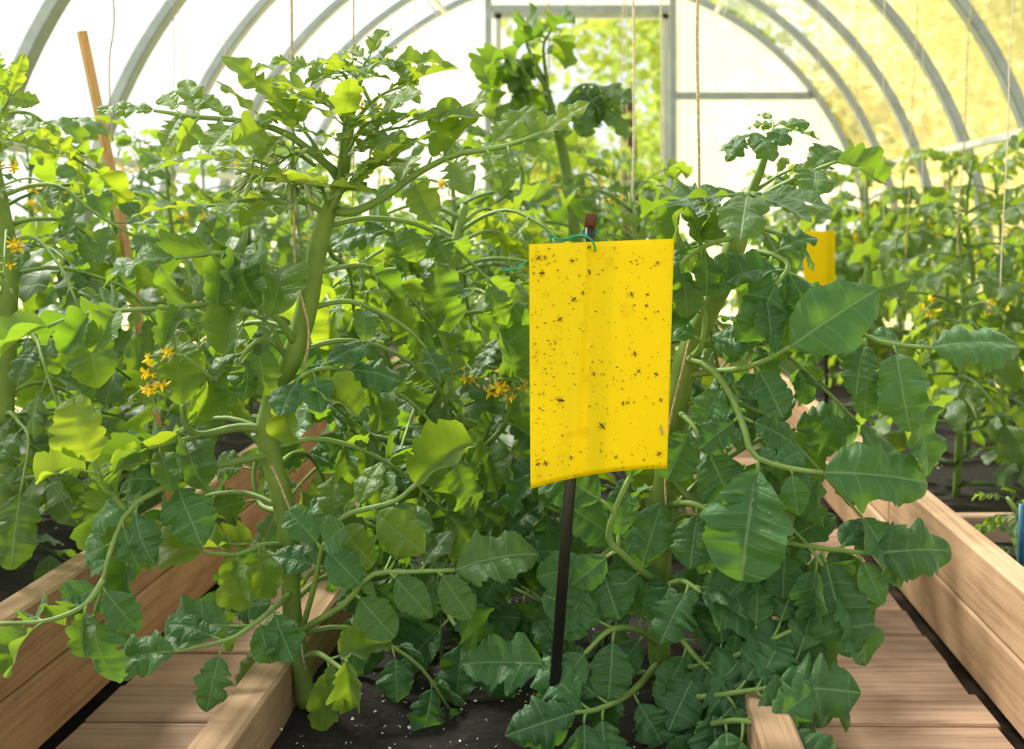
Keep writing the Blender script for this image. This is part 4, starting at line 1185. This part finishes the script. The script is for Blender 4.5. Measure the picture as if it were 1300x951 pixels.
string(804, 2.3, 300, 1.93, 'pale string left of centre in the doorway', 'twine_pale', r=.0024)
string(840, 2.9, 300, 1.93, 'pale string against the right doorpost', 'twine_pale', r=.0022)
string(696, 3.0, 110, 1.93, 'jute string above the curled plant tip', r=.0018)
string(527, 2.8, 100, 1.90, 'thin string before the left end-wall sheet', 'twine_pale', r=.0013)
string(788, 3.6, 250, 1.93, 'first of the thin strings deep in the doorway', 'twine_pale', r=.002, slant=.01)
string(797, 4.2, 250, 1.93, 'second of the thin strings deep in the doorway', 'twine_pale', r=.002, slant=-.01)
string(143, 1.9, 180, 1.7, 'thin kinked grey string by the leaning stick', 'twine', r=.0012, wob=.006)
string(218, 2.5, 250, 1.72, 'thin string below the second left arch', 'twine', r=.0011, slant=.01)
string(240, 2.6, 190, 1.72, 'slanting thin string below the second left arch', 'twine', r=.001, slant=-.06)
string(286, 3.0, 200, 1.75, 'thin string between the second and third left arch', 'twine_pale', r=.001)
string(363, 3.4, 120, 1.78, 'faint thin string behind the upper left leaf', 'twine_pale', r=.001)
for k, (x, y0, Y, sl, nm) in enumerate(((1040, 200, 4.6, .0, 'far pale'), (1085, 250, 3.8, .01, 'pale'), (1122, 290, 3.1, .0, 'thin grey'), (1150, 330, 2.9, .05, 'slanting'), (1172, 300, 3.4, .0, 'faint'),
                                       (1215, 330, 2.6, .06, 'long slanting'), (1270, 370, 2.2, .05, 'nearest pale'))):
    string(x, Y, y0, 1.74, '%s string over the right bed, %s from the doorway' % (nm, ORD[k] if k else 'first'), 'twine_pale' if k % 2 == 0 else 'twine', r=.0014, slant=sl, group='strings over the right bed')


def rod(name, P, r, mat, label, cat, n=8, sq=False):
    o0 = P[0]
    g = MB(); g.tube([q - o0 for q in P], r, 4 if sq else n)
    o = link(name, g.mesh(name, M[mat], not sq), None, o0)
    tag(o, label, cat)
    return o


b0 = W(185, 470, 2.05)
P = [W(104, 40, 2.2), W(150, 260, 2.2), W(178, 420, 2.2)]
d = (P[2] - P[1]).normalized(); e = P[2] + d * ((P[2].z - SOIL + .02) / -d.z)
rod('wooden_stick', [e, P[1], P[0]], .0092, 'stick', 'brown wooden stick leaning over the left bed', 'stick', sq=True)
e = W(1297, 640, 1.93)
rod('pipe', [Vector((e.x, e.y, SOIL - .02)), Vector((e.x, e.y, .22)), Vector((e.x + .001, e.y, e.z))], .006, 'blue', 'short blue stake in the right bed by the picture edge', 'stake')


# small bushy seedling by the blue stake
far_plant(.70, 2.08, .11, 'small pale seedling by the short blue stake in the right bed', 'tomato plants in the right bed', 777, 10, .06, .1, fl=False)


# ================================================================== trees outside
def leaf_cards(seed, rx, ry, rz, n, size, clumps, mat):
    rg = random.Random(seed); g = MB()
    cl = []
    for k in range(clumps):
        a = rg.uniform(0, 6.28); zz = rg.uniform(-1, 1); q = math.sqrt(1 - zz * zz) * rg.uniform(.5, 1)
        cl.append(Vector((math.cos(a) * q * rx, math.sin(a) * q * ry, zz * rz * rg.uniform(.5, 1))))
    for k in range(n):
        c = rg.choice(cl) + Vector((rg.gauss(0, rx * .2), rg.gauss(0, ry * .2), rg.gauss(0, rz * .16)))
        d = rv(rg, 1).normalized(); X, Y_, Z = basis(d, UP + rv(rg, .9)); s = size * rg.uniform(.6, 1.3)
        g.add([c - Y_ * s * .5, c + X * s * .28 + Z * s * .06, c + Y_ * s * .5, c - X * s * .28 + Z * s * .06], [(0, 1, 2, 3)], [(.5, 0)] * 4)
    return g.mesh('crown', mat, False)


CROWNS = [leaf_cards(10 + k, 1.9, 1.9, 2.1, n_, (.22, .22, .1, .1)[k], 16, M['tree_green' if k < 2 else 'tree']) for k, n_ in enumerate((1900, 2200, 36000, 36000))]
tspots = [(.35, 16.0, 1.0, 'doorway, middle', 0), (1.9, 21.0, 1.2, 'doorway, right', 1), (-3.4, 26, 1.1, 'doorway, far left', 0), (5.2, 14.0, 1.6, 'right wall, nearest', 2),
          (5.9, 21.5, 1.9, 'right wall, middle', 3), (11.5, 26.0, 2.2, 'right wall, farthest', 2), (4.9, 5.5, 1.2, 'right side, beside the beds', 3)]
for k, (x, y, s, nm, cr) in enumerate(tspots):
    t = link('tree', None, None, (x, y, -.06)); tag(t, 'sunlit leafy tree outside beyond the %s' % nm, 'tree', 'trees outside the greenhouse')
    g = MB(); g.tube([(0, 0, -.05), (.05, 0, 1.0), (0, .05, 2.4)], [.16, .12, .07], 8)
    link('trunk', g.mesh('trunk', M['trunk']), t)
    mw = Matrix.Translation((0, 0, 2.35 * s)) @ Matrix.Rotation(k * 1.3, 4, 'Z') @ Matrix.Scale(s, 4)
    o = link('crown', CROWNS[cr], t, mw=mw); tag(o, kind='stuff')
